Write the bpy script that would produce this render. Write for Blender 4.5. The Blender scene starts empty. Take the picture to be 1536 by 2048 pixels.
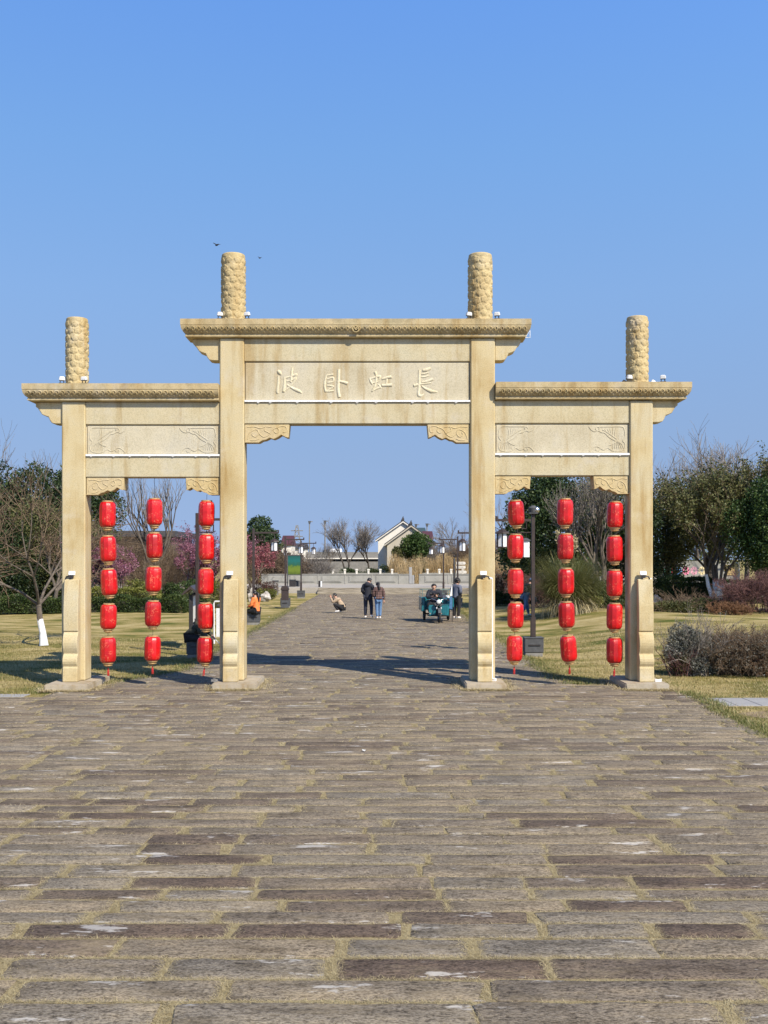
import bpy, bmesh, math, random
import numpy as np
from mathutils import Vector, Matrix
PI = math.pi
random.seed(7); RNG = np.random.default_rng(7)
S = bpy.context.scene
COL = S.collection

# ------------------------------------------------------------------ camera, sky, sun, exposure
EYE, FOC, HZ = 2.56, 2100.0, 1118.0          # eye height, focal length and horizon row of the photograph
cam = bpy.data.cameras.new('camera'); co = bpy.data.objects.new('camera', cam); COL.objects.link(co)
co.location = (0, 0, EYE); co.rotation_euler = (PI/2, 0, 0)
cam.sensor_width = 36; cam.sensor_fit = 'AUTO'; cam.lens = FOC/2048*36
cam.shift_y = (HZ-1024)/2048; cam.clip_end = 4000; cam.clip_start = .1
S.camera = co
SUN_EL, SUN_AZ = math.radians(43), math.radians(141)      # azimuth clockwise from +Y
w = bpy.data.worlds.new('World'); S.world = w; w.use_nodes = True
wn = w.node_tree.nodes; bg = wn['Background']
sky = wn.new('ShaderNodeTexSky'); sky.sky_type = 'NISHITA'; sky.sun_disc = False
sky.sun_elevation = SUN_EL; sky.sun_rotation = SUN_AZ
sky.air_density = 1.0; sky.dust_density = .1; sky.ozone_density = 4.0; sky.altitude = 0
wl = w.node_tree.links; wg = wn.new('ShaderNodeTexCoord'); ws = wn.new('ShaderNodeSeparateXYZ'); wc = wn.new('ShaderNodeCombineXYZ')
wz = wn.new('ShaderNodeMath'); wz.operation = 'MULTIPLY_ADD'; wz.inputs[1].default_value = .55; wz.inputs[2].default_value = .45   # even clear sky, no bright horizon band
wm = wn.new('ShaderNodeMath'); wm.operation = 'MAXIMUM'; wm.inputs[1].default_value = 0
wl.new(wg.outputs['Generated'], ws.inputs[0]); wl.new(ws.outputs[2], wm.inputs[0]); wl.new(wm.outputs[0], wz.inputs[0]); wl.new(ws.outputs[0], wc.inputs[0]); wl.new(ws.outputs[1], wc.inputs[1]); wl.new(wz.outputs[0], wc.inputs[2])
wl.new(wc.outputs[0], sky.inputs[0])
wr = wn.new('ShaderNodeValToRGB'); wl.new(wm.outputs[0], wr.inputs[0]); we = wr.color_ramp.elements          # winter haze towards the horizon, deeper blue above
HAZE = [(0, (1.36, 1.06, .88)), (.03, (1.37, 1.08, .89)), (.095, (1.37, 1.13, .94)), (.24, (1.33, 1.29, 1.18)), (.36, (1.15, 1.31, 1.32)), (.47, (.98, 1.24, 1.45)), (.56, (.72, .92, 1.15)), (.70, (.42, .56, .78)), (1, (.20, .30, .46))]
while len(we) < len(HAZE): we.new(.5)
for k, (p_, c_) in enumerate(HAZE): we[k].position = p_; we[k].color = (*c_, 1)
wx = wn.new('ShaderNodeMix'); wx.data_type = 'RGBA'; wx.blend_type = 'MULTIPLY'; wx.inputs[0].default_value = 1
wl.new(sky.outputs[0], wx.inputs[6]); wl.new(wr.outputs[0], wx.inputs[7]); wl.new(wx.outputs[2], bg.inputs[0]); bg.inputs[1].default_value = .15
sl = bpy.data.lights.new('sun', 'SUN'); sl.energy = 4.3; sl.angle = math.radians(.5); sl.color = (1, .915, .775)
so = bpy.data.objects.new('sun', sl); COL.objects.link(so)
tosun = Vector((math.sin(SUN_AZ)*math.cos(SUN_EL), math.cos(SUN_AZ)*math.cos(SUN_EL), math.sin(SUN_EL)))
so.rotation_euler = tosun.to_track_quat('Z', 'Y').to_euler(); so.location = tosun*60
S.view_settings.view_transform = 'Standard'; S.view_settings.look = 'None'
S.view_settings.exposure = .70; S.view_settings.gamma = 1; S.view_settings.use_curve_mapping = False

# ------------------------------------------------------------------ helpers
def X(px, d): return (px-768)*d/FOC
def Z(py, d): return EYE-(py-HZ)*d/FOC
def sstep(a, b, v):
    t = np.clip((v-a)/(b-a), 0, 1); return t*t*(3-2*t)
def gz(x, y):
    """height of the lawn"""
    r = sstep(4.6, 9, x)*sstep(22.5, 33, y)*(1-sstep(48, 66, y))
    l = sstep(-5.6, -9, x)*sstep(23, 32, y)*(1-sstep(60, 72, y))
    return -.02 + r*(.42+.07*np.sin(x*.7+y*.33)) + l*.06*np.sin(x*.5+y*.41)
def ground(px, py):
    d = EYE*FOC/(py-HZ)
    for _ in range(12):
        d = (EYE-float(gz(X(px, d), d)))*FOC/(py-HZ)
    return X(px, d), d, float(gz(X(px, d), d))

def hx(s):
    c = [int(s[i:i+2], 16)/255 for i in (1, 3, 5)]
    return tuple(v/12.92 if v < .04045 else ((v+.055)/1.055)**2.4 for v in c)

def nodes(name):
    m = bpy.data.materials.new(name); m.use_nodes = True
    nt = m.node_tree; b = nt.nodes['Principled BSDF']
    return m, nt, b
def nn(nt, t, **kw):
    n = nt.nodes.new(t)
    for k, v in kw.items():
        if k in n.inputs.keys(): n.inputs[k].default_value = v
        else: setattr(n, k, v)
    return n
def ramp(nt, cols, pos=None):
    r = nt.nodes.new('ShaderNodeValToRGB'); e = r.color_ramp.elements
    n = len(cols); pos = pos or [i/(n-1) for i in range(n)]
    while len(e) < n: e.new(.5)
    for i in range(n): e[i].position = pos[i]; e[i].color = (*cols[i], 1)
    return r
def coords(nt, world, sc):
    if world: o = nn(nt, 'ShaderNodeNewGeometry').outputs['Position']
    else: o = nn(nt, 'ShaderNodeTexCoord').outputs['Object']
    mp = nn(nt, 'ShaderNodeMapping'); mp.inputs['Scale'].default_value = sc
    nt.links.new(o, mp.inputs['Vector']); return mp.outputs[0]
def mixc(nt, fac, a, b, mode='MIX'):
    m = nt.nodes.new('ShaderNodeMix'); m.data_type = 'RGBA'; m.blend_type = mode
    for s, v in ((m.inputs[0], fac), (m.inputs[6], a), (m.inputs[7], b)):
        if hasattr(v, 'is_linked'): nt.links.new(v, s)
        elif isinstance(v, (int, float)): s.default_value = v
        else: s.default_value = (*v, 1)
    return m.outputs[2]
def mat(name, cols, scale=3, rough=.7, bump=.0, bscale=40, sc=(1, 1, 1), world=False, fine=.25, metal=0, coat=0, spec=.5, pos=None):
    m, nt, b = nodes(name)
    if not isinstance(cols[0], (tuple, list)): cols = [tuple(c*.86 for c in cols), tuple(min(1, c*1.12) for c in cols)]
    v = coords(nt, world, sc)
    n1 = nn(nt, 'ShaderNodeTexNoise', Scale=scale, Detail=6, Roughness=.62); nt.links.new(v, n1.inputs['Vector'])
    r = ramp(nt, cols, pos or [.3+.4*i/(len(cols)-1) for i in range(len(cols))]); nt.links.new(n1.outputs['Fac'], r.inputs[0])
    n2 = nn(nt, 'ShaderNodeTexNoise', Scale=bscale, Detail=4, Roughness=.6); nt.links.new(v, n2.inputs['Vector'])
    g = ramp(nt, [(1-fine,)*3, (1+fine*.5,)*3], [.3, .7]); nt.links.new(n2.outputs['Fac'], g.inputs[0])
    nt.links.new(mixc(nt, 1.0, r.outputs[0], g.outputs[0], 'MULTIPLY'), b.inputs['Base Color'])
    b.inputs['Roughness'].default_value = rough; b.inputs['Metallic'].default_value = metal
    b.inputs['Coat Weight'].default_value = coat; b.inputs['Coat Roughness'].default_value = .15
    b.inputs['Specular IOR Level'].default_value = spec
    if bump:
        bp = nn(nt, 'ShaderNodeBump', Strength=bump, Distance=.02); nt.links.new(n2.outputs['Fac'], bp.inputs['Height'])
        nt.links.new(bp.outputs[0], b.inputs['Normal'])
    return m
def leafmat(name, cols, trans=.25, rough=.55, spec=.35):
    """leaf colour follows each leaf's own random tint"""
    m, nt, b = nodes(name)
    a = nn(nt, 'ShaderNodeAttribute', attribute_name='tint')
    r = ramp(nt, cols); nt.links.new(a.outputs['Fac'], r.inputs[0])
    nt.links.new(r.outputs[0], b.inputs['Base Color'])
    b.inputs['Roughness'].default_value = rough; b.inputs['Specular IOR Level'].default_value = spec
    if trans:
        t = nn(nt, 'ShaderNodeBsdfTranslucent'); nt.links.new(r.outputs[0], t.inputs[0])
        mx = nn(nt, 'ShaderNodeMixShader'); mx.inputs[0].default_value = trans
        nt.links.new(b.outputs[0], mx.inputs[1]); nt.links.new(t.outputs[0], mx.inputs[2])
        nt.links.new(mx.outputs[0], nt.nodes['Material Output'].inputs[0])
    return m

def tag(o, label=None, cat=None, group=None, kind=None):
    for k, v in (('label', label), ('category', cat), ('group', group), ('kind', kind)):
        if v: o[k] = v
    return o
def thing(name, label, cat, loc=(0, 0, 0), rz=0, group=None):
    o = bpy.data.objects.new(name, None); o.empty_display_size = .2; COL.objects.link(o)
    o.location = loc; o.rotation_euler = (0, 0, rz)
    return tag(o, label, cat, group)
def copytree(o, parent=None):
    c = o.copy(); COL.objects.link(c); c.parent = parent
    for ch in list(o.children): copytree(ch, c)
    return c
def link(name, me, m, parent=None):
    o = bpy.data.objects.new(name, me); COL.objects.link(o); o.parent = parent
    if m is not None: me.materials.append(m)
    return o
def mesh_np(name, V, Fs, tint=None, smooth=False):
    """V (n,3); Fs list of (m,k) index arrays; tint per face"""
    me = bpy.data.meshes.new(name); V = np.asarray(V, np.float32)
    me.vertices.add(len(V)); me.vertices.foreach_set('co', V.ravel())
    loops = np.concatenate([f.ravel() for f in Fs]).astype(np.int32)
    cnt = np.concatenate([np.full(len(f), f.shape[1]) for f in Fs]).astype(np.int32)
    me.loops.add(len(loops)); me.loops.foreach_set('vertex_index', loops)
    me.polygons.add(len(cnt)); st = np.concatenate([[0], np.cumsum(cnt)[:-1]]).astype(np.int32)
    me.polygons.foreach_set('loop_start', st)
    if smooth: me.polygons.foreach_set('use_smooth', np.ones(len(cnt), bool))
    if tint is not None:
        a = me.attributes.new('tint', 'FLOAT', 'FACE'); a.data.foreach_set('value', np.asarray(tint, np.float32))
    me.update(calc_edges=True); return me

class MB:
    """collects shapes and links them as ONE mesh"""
    def __init__(s): s.v = []; s.f = []
    def add(s, V, F):
        o = len(s.v); s.v += [tuple(p) for p in V]; s.f += [tuple(i+o for i in f) for f in F]; return s
    def box(s, c, d, rot=None, taper=1.0):
        hx_, hy, hz = d[0]/2, d[1]/2, d[2]/2
        V = [Vector((sx*hx_*(taper if sz > 0 else 1), sy*hy*(taper if sz > 0 else 1), sz*hz)) for sz in (-1, 1) for sx, sy in ((-1, -1), (1, -1), (1, 1), (-1, 1))]
        if rot is not None: V = [rot @ v for v in V]
        c = Vector(c)
        return s.add([v+c for v in V], [(3, 2, 1, 0), (4, 5, 6, 7), (0, 1, 5, 4), (1, 2, 6, 5), (2, 3, 7, 6), (3, 0, 4, 7)])
    def bounds(s, x0, x1, y0, y1, z0, z1): return s.box(((x0+x1)/2, (y0+y1)/2, (z0+z1)/2), (x1-x0, y1-y0, z1-z0))
    def prism(s, poly, a0, a1, axis='y'):
        n = len(poly)
        f = {'y': lambda p, a: (p[0], a, p[1]), 'x': lambda p, a: (a, p[0], p[1]), 'z': lambda p, a: (p[0], p[1], a)}[axis]
        V = [f(p, a0) for p in poly]+[f(p, a1) for p in poly]
        return s.add(V, [tuple(range(n-1, -1, -1)), tuple(range(n, 2*n))]+[(i, (i+1) % n, (i+1) % n+n, i+n) for i in range(n)])
    def tube(s, pts, r, n=6, flat=1.0, up=None):
        pts = [Vector(p) for p in pts]; m = len(pts)
        rs = r if isinstance(r, (list, tuple)) else [r]*m
        V = []; side = None
        for i in range(m):
            t = (pts[min(i+1, m-1)]-pts[max(i-1, 0)]).normalized()
            if up is not None: side = t.cross(Vector(up)); side = side.normalized() if side.length > 1e-5 else Vector((1, 0, 0))
            elif side is None:
                side = t.cross(Vector((0, 0, 1)))
                side = side.normalized() if side.length > .05 else t.cross(Vector((0, 1, 0))).normalized()
            else: side = (side-t*side.dot(t)).normalized()
            b = t.cross(side)
            for k in range(n):
                a = 2*PI*k/n
                V.append(pts[i]+side*(math.cos(a)*rs[i])+b*(math.sin(a)*rs[i]*flat))
        F = [(i*n+k, i*n+(k+1) % n, (i+1)*n+(k+1) % n, (i+1)*n+k) for i in range(m-1) for k in range(n)]
        F += [tuple(range(n-1, -1, -1)), tuple(range((m-1)*n, m*n))]
        return s.add(V, F)
    def lathe(s, prof, n=16, c=(0, 0, 0), axis='z', rot=0):
        V = []; c = Vector(c)
        for r, h in prof:
            for k in range(n):
                a = 2*PI*k/n+rot; p = (r*math.cos(a), r*math.sin(a), h)
                if axis == 'x': p = (p[2], p[0], p[1])
                if axis == 'y': p = (p[0], p[2], p[1])
                V.append(c+Vector(p))
        m = len(prof)
        F = [(i*n+k, i*n+(k+1) % n, (i+1)*n+(k+1) % n, (i+1)*n+k) for i in range(m-1) for k in range(n)]
        F += [tuple(range(n-1, -1, -1)), tuple(range((m-1)*n, m*n))]
        return s.add(V, F)
    def torus(s, c, R, r, n=20, k=8, axis='x'):
        return s.lathe([(R+r*math.cos(2*PI*j/k), r*math.sin(2*PI*j/k)) for j in range(k+1)], n, c, axis)
    def sphere(s, c, r, n=10, m=7):
        r = (r, r, r) if isinstance(r, (int, float)) else r; V = []; c = Vector(c)
        for i in range(m+1):
            th = PI*(.02+.96*i/m)
            for k in range(n):
                a = 2*PI*k/n
                V.append(c+Vector((r[0]*math.sin(th)*math.cos(a), r[1]*math.sin(th)*math.sin(a), -r[2]*math.cos(th))))
        F = [(i*n+k, i*n+(k+1) % n, (i+1)*n+(k+1) % n, (i+1)*n+k) for i in range(m) for k in range(n)]
        return s.add(V, F+[tuple(range(n-1, -1, -1)), tuple(range(m*n, m*n+n))])
    def build(s, name, m, parent=None, bevel=0, seg=1, smooth=None, off=(0, 0, 0)):
        me = bpy.data.meshes.new(name); bm = bmesh.new(); o = Vector(off)
        vs = [bm.verts.new(Vector(p)-o) for p in s.v]
        for f in s.f:
            try: bm.faces.new([vs[i] for i in f])
            except ValueError: pass
        bmesh.ops.recalc_face_normals(bm, faces=bm.faces)
        if bevel:
            ed = [e for e in bm.edges if len(e.link_faces) == 2 and e.calc_face_angle(0) > .5]
            bmesh.ops.bevel(bm, geom=ed, offset=bevel, segments=seg, affect='EDGES', clamp_overlap=True)
        bm.to_mesh(me); bm.free()
        if smooth is not None:
            me.polygons.foreach_set('use_smooth', np.ones(len(me.polygons), bool)); me.set_sharp_from_angle(angle=math.radians(smooth))
        return link(name, me, m, parent)

# vectorised branches and leaves -------------------------------------------------------------
def frusta(P0, P1, R0, R1, n=4):
    P0 = np.asarray(P0, float); P1 = np.asarray(P1, float); d = P1-P0; d /= np.linalg.norm(d, axis=1, keepdims=True)+1e-9
    h = np.where(np.abs(d[:, 2:3]) > .9, [[1., 0, 0]], [[0., 0, 1]]); a = np.cross(d, h); a /= np.linalg.norm(a, axis=1, keepdims=True)+1e-9
    b = np.cross(d, a); N = len(P0); V = np.zeros((N, 2*n, 3))
    for k in range(n):
        t = 2*PI*k/n; o = a*math.cos(t)+b*math.sin(t)
        V[:, k] = P0+o*np.asarray(R0)[:, None]; V[:, n+k] = P1+o*np.asarray(R1)[:, None]
    base = (np.arange(N)*2*n)[:, None]
    F = np.concatenate([base+np.array([k, (k+1) % n, n+(k+1) % n, n+k]) for k in range(n)])
    return V.reshape(-1, 3), F
def leaves(P, size, rng, outward=None, aspect=.5, droop=.0, spread=1.0):
    """folded rhombic leaves at points P"""
    N = len(P); size = np.broadcast_to(size, (N,))*rng.uniform(.7, 1.35, N)
    d = rng.normal(size=(N, 3))*spread
    if outward is not None: d += outward
    d[:, 2] -= droop; d /= np.linalg.norm(d, axis=1, keepdims=True)+1e-9
    r = rng.normal(size=(N, 3)); s = np.cross(d, r); s /= np.linalg.norm(s, axis=1, keepdims=True)+1e-9
    L = d*size[:, None]; W = s*(size*aspect*.5)[:, None]; nrm = np.cross(d, s)*(size*.12)[:, None]
    V = np.stack([P, P+L*.5+W+nrm, P+L, P+L*.5-W+nrm], 1).reshape(-1, 3)
    return V, np.arange(4*N).reshape(N, 4)
def grow(rng, p, d, L, r, lvl, out, wander=.22, kids=(3, 3, 3, 3), ang=.6, up=.15, shrink=.66, nseg=3, rs=.62):
    """recursive branching; out gets (p0,p1,r0,r1,level)"""
    p = np.array(p, float); d = np.array(d, float); d /= np.linalg.norm(d); r1 = r*rs
    for i in range(nseg):
        q = p+d*(L/nseg); ra = r+(r1-r)*i/nseg; rb = r+(r1-r)*(i+1)/nseg
        out.append((p, q, ra, rb, lvl)); p = q
        d = d+rng.normal(size=3)*wander*.5; d[2] += up*.35; d /= np.linalg.norm(d)
        if lvl < len(kids) and (i > 0 or nseg < 3):
            k = kids[lvl]; m = k if i == nseg-1 else max(0, int(k*.5+rng.random()))
            for j in range(m):
                ax = rng.normal(size=3); ax -= d*ax.dot(d); ax /= np.linalg.norm(ax)+1e-9
                t = ang*rng.uniform(.6, 1.35); nd = d*math.cos(t)+ax*math.sin(t); nd[2] += up
                grow(rng, p, nd, L*shrink*rng.uniform(.75, 1.2), rb*.75, lvl+1, out, wander, kids, ang, up, shrink, nseg, rs)
    return out
def segmesh(name, segs, n=4, rmin=.0, tint=None):
    P0 = np.array([s[0] for s in segs]); P1 = np.array([s[1] for s in segs])
    R0 = np.maximum([s[2] for s in segs], rmin); R1 = np.maximum([s[3] for s in segs], rmin)
    V, F = frusta(P0, P1, R0, R1, n)
    return mesh_np(name, V, [F], np.tile(RNG.random(len(segs)), n) if tint is None else np.full(len(F), tint), smooth=True)
def joinv(parts):
    """[(V,F,tint)] -> V,[F],tint with all F the same width"""
    off = 0; Vs, Fs, Ts = [], [], []
    for V, F, t in parts:
        Vs.append(V); Fs.append(F+off); off += len(V); Ts.append(np.broadcast_to(t, (len(F),)))
    return np.concatenate(Vs), [np.concatenate(Fs)], np.concatenate(Ts)
# ------------------------------------------------------------------ materials
def granite(name, cols, grime=0.0, spk=.5):
    m, nt, b = nodes(name); v = coords(nt, True, (1, 1, 1)); vs = coords(nt, True, (2.2, 2.2, .22))
    n1 = nn(nt, 'ShaderNodeTexNoise', Scale=.9, Detail=5, Roughness=.6); nt.links.new(v, n1.inputs['Vector'])
    r = ramp(nt, cols, [.32, .5, .68][:len(cols)]); nt.links.new(n1.outputs['Fac'], r.inputs[0])
    st = nn(nt, 'ShaderNodeTexNoise', Scale=1.6, Detail=6, Roughness=.65); nt.links.new(vs, st.inputs['Vector'])
    sr = ramp(nt, [(.74, .62, .44), (1, 1, 1), (1.06, 1.06, 1.09)], [.34, .48, .68]); nt.links.new(st.outputs['Fac'], sr.inputs[0])
    c = mixc(nt, .8, r.outputs[0], sr.outputs[0], 'MULTIPLY')
    sp = nn(nt, 'ShaderNodeTexNoise', Scale=55, Detail=5, Roughness=.75); nt.links.new(v, sp.inputs['Vector'])
    spr = ramp(nt, [(.62, .60, .56), (1, 1, 1), (1.14, 1.13, 1.1)], [.30, .5, .72]); nt.links.new(sp.outputs['Fac'], spr.inputs[0])
    c = mixc(nt, spk, c, spr.outputs[0], 'MULTIPLY')
    if grime:
        g = nn(nt, 'ShaderNodeTexNoise', Scale=5, Detail=8, Roughness=.7); nt.links.new(v, g.inputs['Vector'])
        gr = ramp(nt, [(0, 0, 0), (1, 1, 1)], [.46, .68]); nt.links.new(g.outputs['Fac'], gr.inputs[0])
        ml = nn(nt, 'ShaderNodeMath', operation='MULTIPLY'); nt.links.new(gr.outputs[0], ml.inputs[0]); ml.inputs[1].default_value = grime
        c = mixc(nt, ml.outputs[0], c, (.12, .10, .05))
    wn_ = nn(nt, 'ShaderNodeTexNoise', Scale=1.7, Detail=8, Roughness=.68); nt.links.new(v, wn_.inputs['Vector'])
    wr_ = ramp(nt, [(0,)*3, (1,)*3], [.55, .72]); nt.links.new(wn_.outputs['Fac'], wr_.inputs[0]); wm_ = nn(nt, 'ShaderNodeMath', operation='MULTIPLY'); wm_.inputs[1].default_value = .5; nt.links.new(wr_.outputs[0], wm_.inputs[0])
    c = mixc(nt, wm_.outputs[0], c, (.50, .46, .38))                  # pale weathered blooms
    wo_ = nn(nt, 'ShaderNodeTexNoise', Scale=1.1, Detail=7, Roughness=.7); nt.links.new(vs, wo_.inputs['Vector'])
    wq_ = ramp(nt, [(1,)*3, (0,)*3], [.30, .42]); nt.links.new(wo_.outputs['Fac'], wq_.inputs[0]); wp_ = nn(nt, 'ShaderNodeMath', operation='MULTIPLY'); wp_.inputs[1].default_value = .55; nt.links.new(wq_.outputs[0], wp_.inputs[0])
    c = mixc(nt, wp_.outputs[0], c, (.36, .235, .085))                # rusty runs
    nt.links.new(c, b.inputs['Base Color']); b.inputs['Roughness'].default_value = .82; b.inputs['Specular IOR Level'].default_value = .3
    bp = nn(nt, 'ShaderNodeBump', Strength=.35, Distance=.006); nt.links.new(sp.outputs['Fac'], bp.inputs['Height']); nt.links.new(bp.outputs[0], b.inputs['Normal'])
    return m
m_gran = granite('yellow_granite', [(.43, .325, .155), (.51, .42, .24), (.49, .43, .285)], spk=.95)
m_lint = granite('pale_granite', [(.42, .35, .205), (.48, .415, .265), (.46, .42, .295)], spk=.95)
m_panel = granite('panel_granite', [(.43, .375, .255), (.50, .445, .315), (.46, .42, .32)], spk=.9)
m_corn = granite('weathered_cornice', [(.43, .33, .17), (.46, .37, .21), (.41, .345, .205)], grime=.45, spk=.8)
m_band = granite('stained_carving', [(.42, .32, .15), (.47, .37, .19), (.42, .33, .18)], grime=.8)
m_carve = granite('carved_granite', [(.46, .34, .15), (.50, .395, .21), (.47, .38, .23)], spk=.8)
m_fin = granite('cloud_granite', [(.42, .32, .16), (.50, .40, .21), (.47, .39, .23)], grime=.45)
m_base = granite('grey_granite', [(.33, .28, .20), (.40, .34, .25), (.38, .34, .27)], grime=.3)
m_char = mat('fresh_cut_stone', [(.54, .47, .30), (.66, .60, .44)], 6, .7, .1)
m_white = mat('white_paint', [(.74, .74, .72), (.84, .84, .82)], 8, .45)
m_dark = mat('dark_metal', [(.018, .016, .016), (.035, .03, .028)], 6, .5)
m_brown = mat('dark_brown_metal', [(.030, .020, .018), (.055, .038, .032)], 5, .5)
m_grey = mat('dark_grey_stone', [(.05, .052, .056), (.085, .088, .092)], 6, .75, .2)
m_midgrey = mat('mid_grey_stone', [(.16, .155, .145), (.24, .23, .21)], 3, .8, .2)
m_gold = mat('gilt_tin', [(.40, .24, .09), (.64, .42, .20)], 20, .5, metal=.3)
m_glassw = mat('frosted_glass', [(.78, .79, .80), (.86, .87, .88)], 3, .25)
m_tassel = mat('red_tassel', [(.36, .01, .015), (.52, .03, .02)], 30, .8)

def lantern_mat():
    m, nt, b = nodes('red_lantern_cloth'); v = coords(nt, False, (1, 1, 1)); oi = nn(nt, 'ShaderNodeObjectInfo')
    sh = nn(nt, 'ShaderNodeVectorMath', operation='ADD'); cb = nn(nt, 'ShaderNodeCombineXYZ')
    ml = nn(nt, 'ShaderNodeMath', operation='MULTIPLY'); ml.inputs[1].default_value = 37; nt.links.new(oi.outputs['Random'], ml.inputs[0])
    nt.links.new(ml.outputs[0], cb.inputs[0]); nt.links.new(v, sh.inputs[0]); nt.links.new(cb.outputs[0], sh.inputs[1]); vv = sh.outputs[0]
    n = nn(nt, 'ShaderNodeTexNoise', Scale=9, Detail=3); nt.links.new(vv, n.inputs['Vector'])
    r = ramp(nt, [(.42, .0005, .0015), (.56, .002, .003)], [.35, .65]); nt.links.new(n.outputs['Fac'], r.inputs[0])
    vo = nn(nt, 'ShaderNodeTexVoronoi', Scale=26, feature='F1'); nt.links.new(vv, vo.inputs['Vector'])
    n3 = nn(nt, 'ShaderNodeTexNoise', Scale=38, Detail=3, Roughness=.7); nt.links.new(vv, n3.inputs['Vector'])
    n4 = nn(nt, 'ShaderNodeTexNoise', Scale=7, Detail=2); nt.links.new(vv, n4.inputs['Vector'])
    g1 = ramp(nt, [(0,)*3, (1,)*3], [.55, .58]); nt.links.new(n3.outputs['Fac'], g1.inputs[0])
    g2 = ramp(nt, [(0,)*3, (1,)*3], [.50, .58]); nt.links.new(n4.outputs['Fac'], g2.inputs[0])
    g = nn(nt, 'ShaderNodeMath', operation='MULTIPLY'); nt.links.new(g1.outputs[0], g.inputs[0]); nt.links.new(g2.outputs[0], g.inputs[1])
    g5 = nn(nt, 'ShaderNodeMath', operation='MULTIPLY'); nt.links.new(g.outputs[0], g5.inputs[0]); g5.inputs[1].default_value = .5
    fd = ramp(nt, [(.80, .85, .85), (1, 1, 1), (1.08, 1.6, 1.6)]); nt.links.new(oi.outputs['Random'], fd.inputs[0])
    nt.links.new(mixc(nt, g5.outputs[0], mixc(nt, 1, r.outputs[0], fd.outputs[0], 'MULTIPLY'), (.82, .26, .13)), b.inputs['Base Color'])
    b.inputs['Roughness'].default_value = .42; b.inputs['Specular IOR Level'].default_value = .5
    b.inputs['Coat Weight'].default_value = .22; b.inputs['Coat Roughness'].default_value = .30
    bp = nn(nt, 'ShaderNodeBump', Strength=.25, Distance=.01); nt.links.new(n3.outputs['Fac'], bp.inputs['Height']); nt.links.new(bp.outputs[0], b.inputs['Normal']); nt.links.new(bp.outputs[0], b.inputs['Coat Normal'])
    return m
m_red = lantern_mat()

def stone_mat():
    m, nt, b = nodes('paving_sandstone')
    a = nn(nt, 'ShaderNodeAttribute', attribute_name='tint')
    r = ramp(nt, [(.128, .095, .072), (.165, .132, .100), (.220, .187, .143), (.250, .206, .146), (.222, .196, .156), (.290, .246, .180)], [0, .18, .4, .6, .8, 1])
    nt.links.new(a.outputs['Fac'], r.inputs[0])
    v = coords(nt, True, (1, 1, 1)); vx = coords(nt, True, (.55, 1.6, 1))
    n1 = nn(nt, 'ShaderNodeTexNoise', Scale=3.2, Detail=7, Roughness=.65); nt.links.new(vx, n1.inputs['Vector'])
    r1 = ramp(nt, [(.66, .63, .58), (1, 1, 1), (1.35, 1.30, 1.18)], [.35, .5, .68]); nt.links.new(n1.outputs['Fac'], r1.inputs[0])
    c = mixc(nt, 1, r.outputs[0], r1.outputs[0], 'MULTIPLY')
    vp = coords(nt, True, (1, 2.0, 1)); n2 = nn(nt, 'ShaderNodeTexNoise', Scale=48, Detail=6, Roughness=.7); nt.links.new(vp, n2.inputs['Vector'])
    r2 = ramp(nt, [(.25, .22, .20), (.92, .92, .92), (1.4, 1.38, 1.35)], [.40, .50, .64]); nt.links.new(n2.outputs['Fac'], r2.inputs[0])
    c = mixc(nt, .85, c, r2.outputs[0], 'MULTIPLY')
    n6 = nn(nt, 'ShaderNodeTexNoise', Scale=17, Detail=6, Roughness=.7); nt.links.new(vp, n6.inputs['Vector'])
    r6 = ramp(nt, [(.30, .27, .24), (1, 1, 1), (1.18, 1.17, 1.15)], [.39, .475, .68]); nt.links.new(n6.outputs['Fac'], r6.inputs[0]); c = mixc(nt, .8, c, r6.outputs[0], 'MULTIPLY')
    n5 = nn(nt, 'ShaderNodeTexNoise', Scale=2.2, Detail=9, Roughness=.75); nt.links.new(vx, n5.inputs['Vector'])
    r5 = ramp(nt, [(0,)*3, (1,)*3], [.50, .66]); nt.links.new(n5.outputs['Fac'], r5.inputs[0])
    f5 = nn(nt, 'ShaderNodeMath', operation='MULTIPLY'); f5.inputs[1].default_value = .42; nt.links.new(r5.outputs[0], f5.inputs[0])
    c = mixc(nt, f5.outputs[0], c, (.33, .265, .165))                 # dusty straw-coloured film
    n3 = nn(nt, 'ShaderNodeTexNoise', Scale=2.1, Detail=9, Roughness=.72); nt.links.new(vx, n3.inputs['Vector'])
    r3 = ramp(nt, [(0,)*3, (1,)*3], [.60, .63]); nt.links.new(n3.outputs['Fac'], r3.inputs[0])
    f3 = nn(nt, 'ShaderNodeMath', operation='MULTIPLY'); f3.inputs[1].default_value = .7; nt.links.new(r3.outputs[0], f3.inputs[0])
    c = mixc(nt, f3.outputs[0], c, (.55, .52, .47))                   # lime scars
    nt.links.new(c, b.inputs['Base Color']); b.inputs['Roughness'].default_value = .88; b.inputs['Specular IOR Level'].default_value = .25
    bp = nn(nt, 'ShaderNodeBump', Strength=.75, Distance=.012); nt.links.new(n2.outputs['Fac'], bp.inputs['Height'])
    bp2 = nn(nt, 'ShaderNodeBump', Strength=.6, Distance=.02); nt.links.new(n6.outputs['Fac'], bp2.inputs['Height']); nt.links.new(bp.outputs[0], bp2.inputs['Normal'])
    nt.links.new(bp2.outputs[0], b.inputs['Normal']); return m
m_pave = stone_mat()
m_bed = mat('straw_joint_bed', [(.19, .145, .065), (.34, .27, .13), (.45, .37, .20)], 9, .95, .9, 90, world=True, fine=.6)
m_straw = leafmat('dry_grass_blades', [(.14, .115, .05), (.34, .275, .14), (.45, .375, .21), (.54, .46, .28)], .15)
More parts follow.
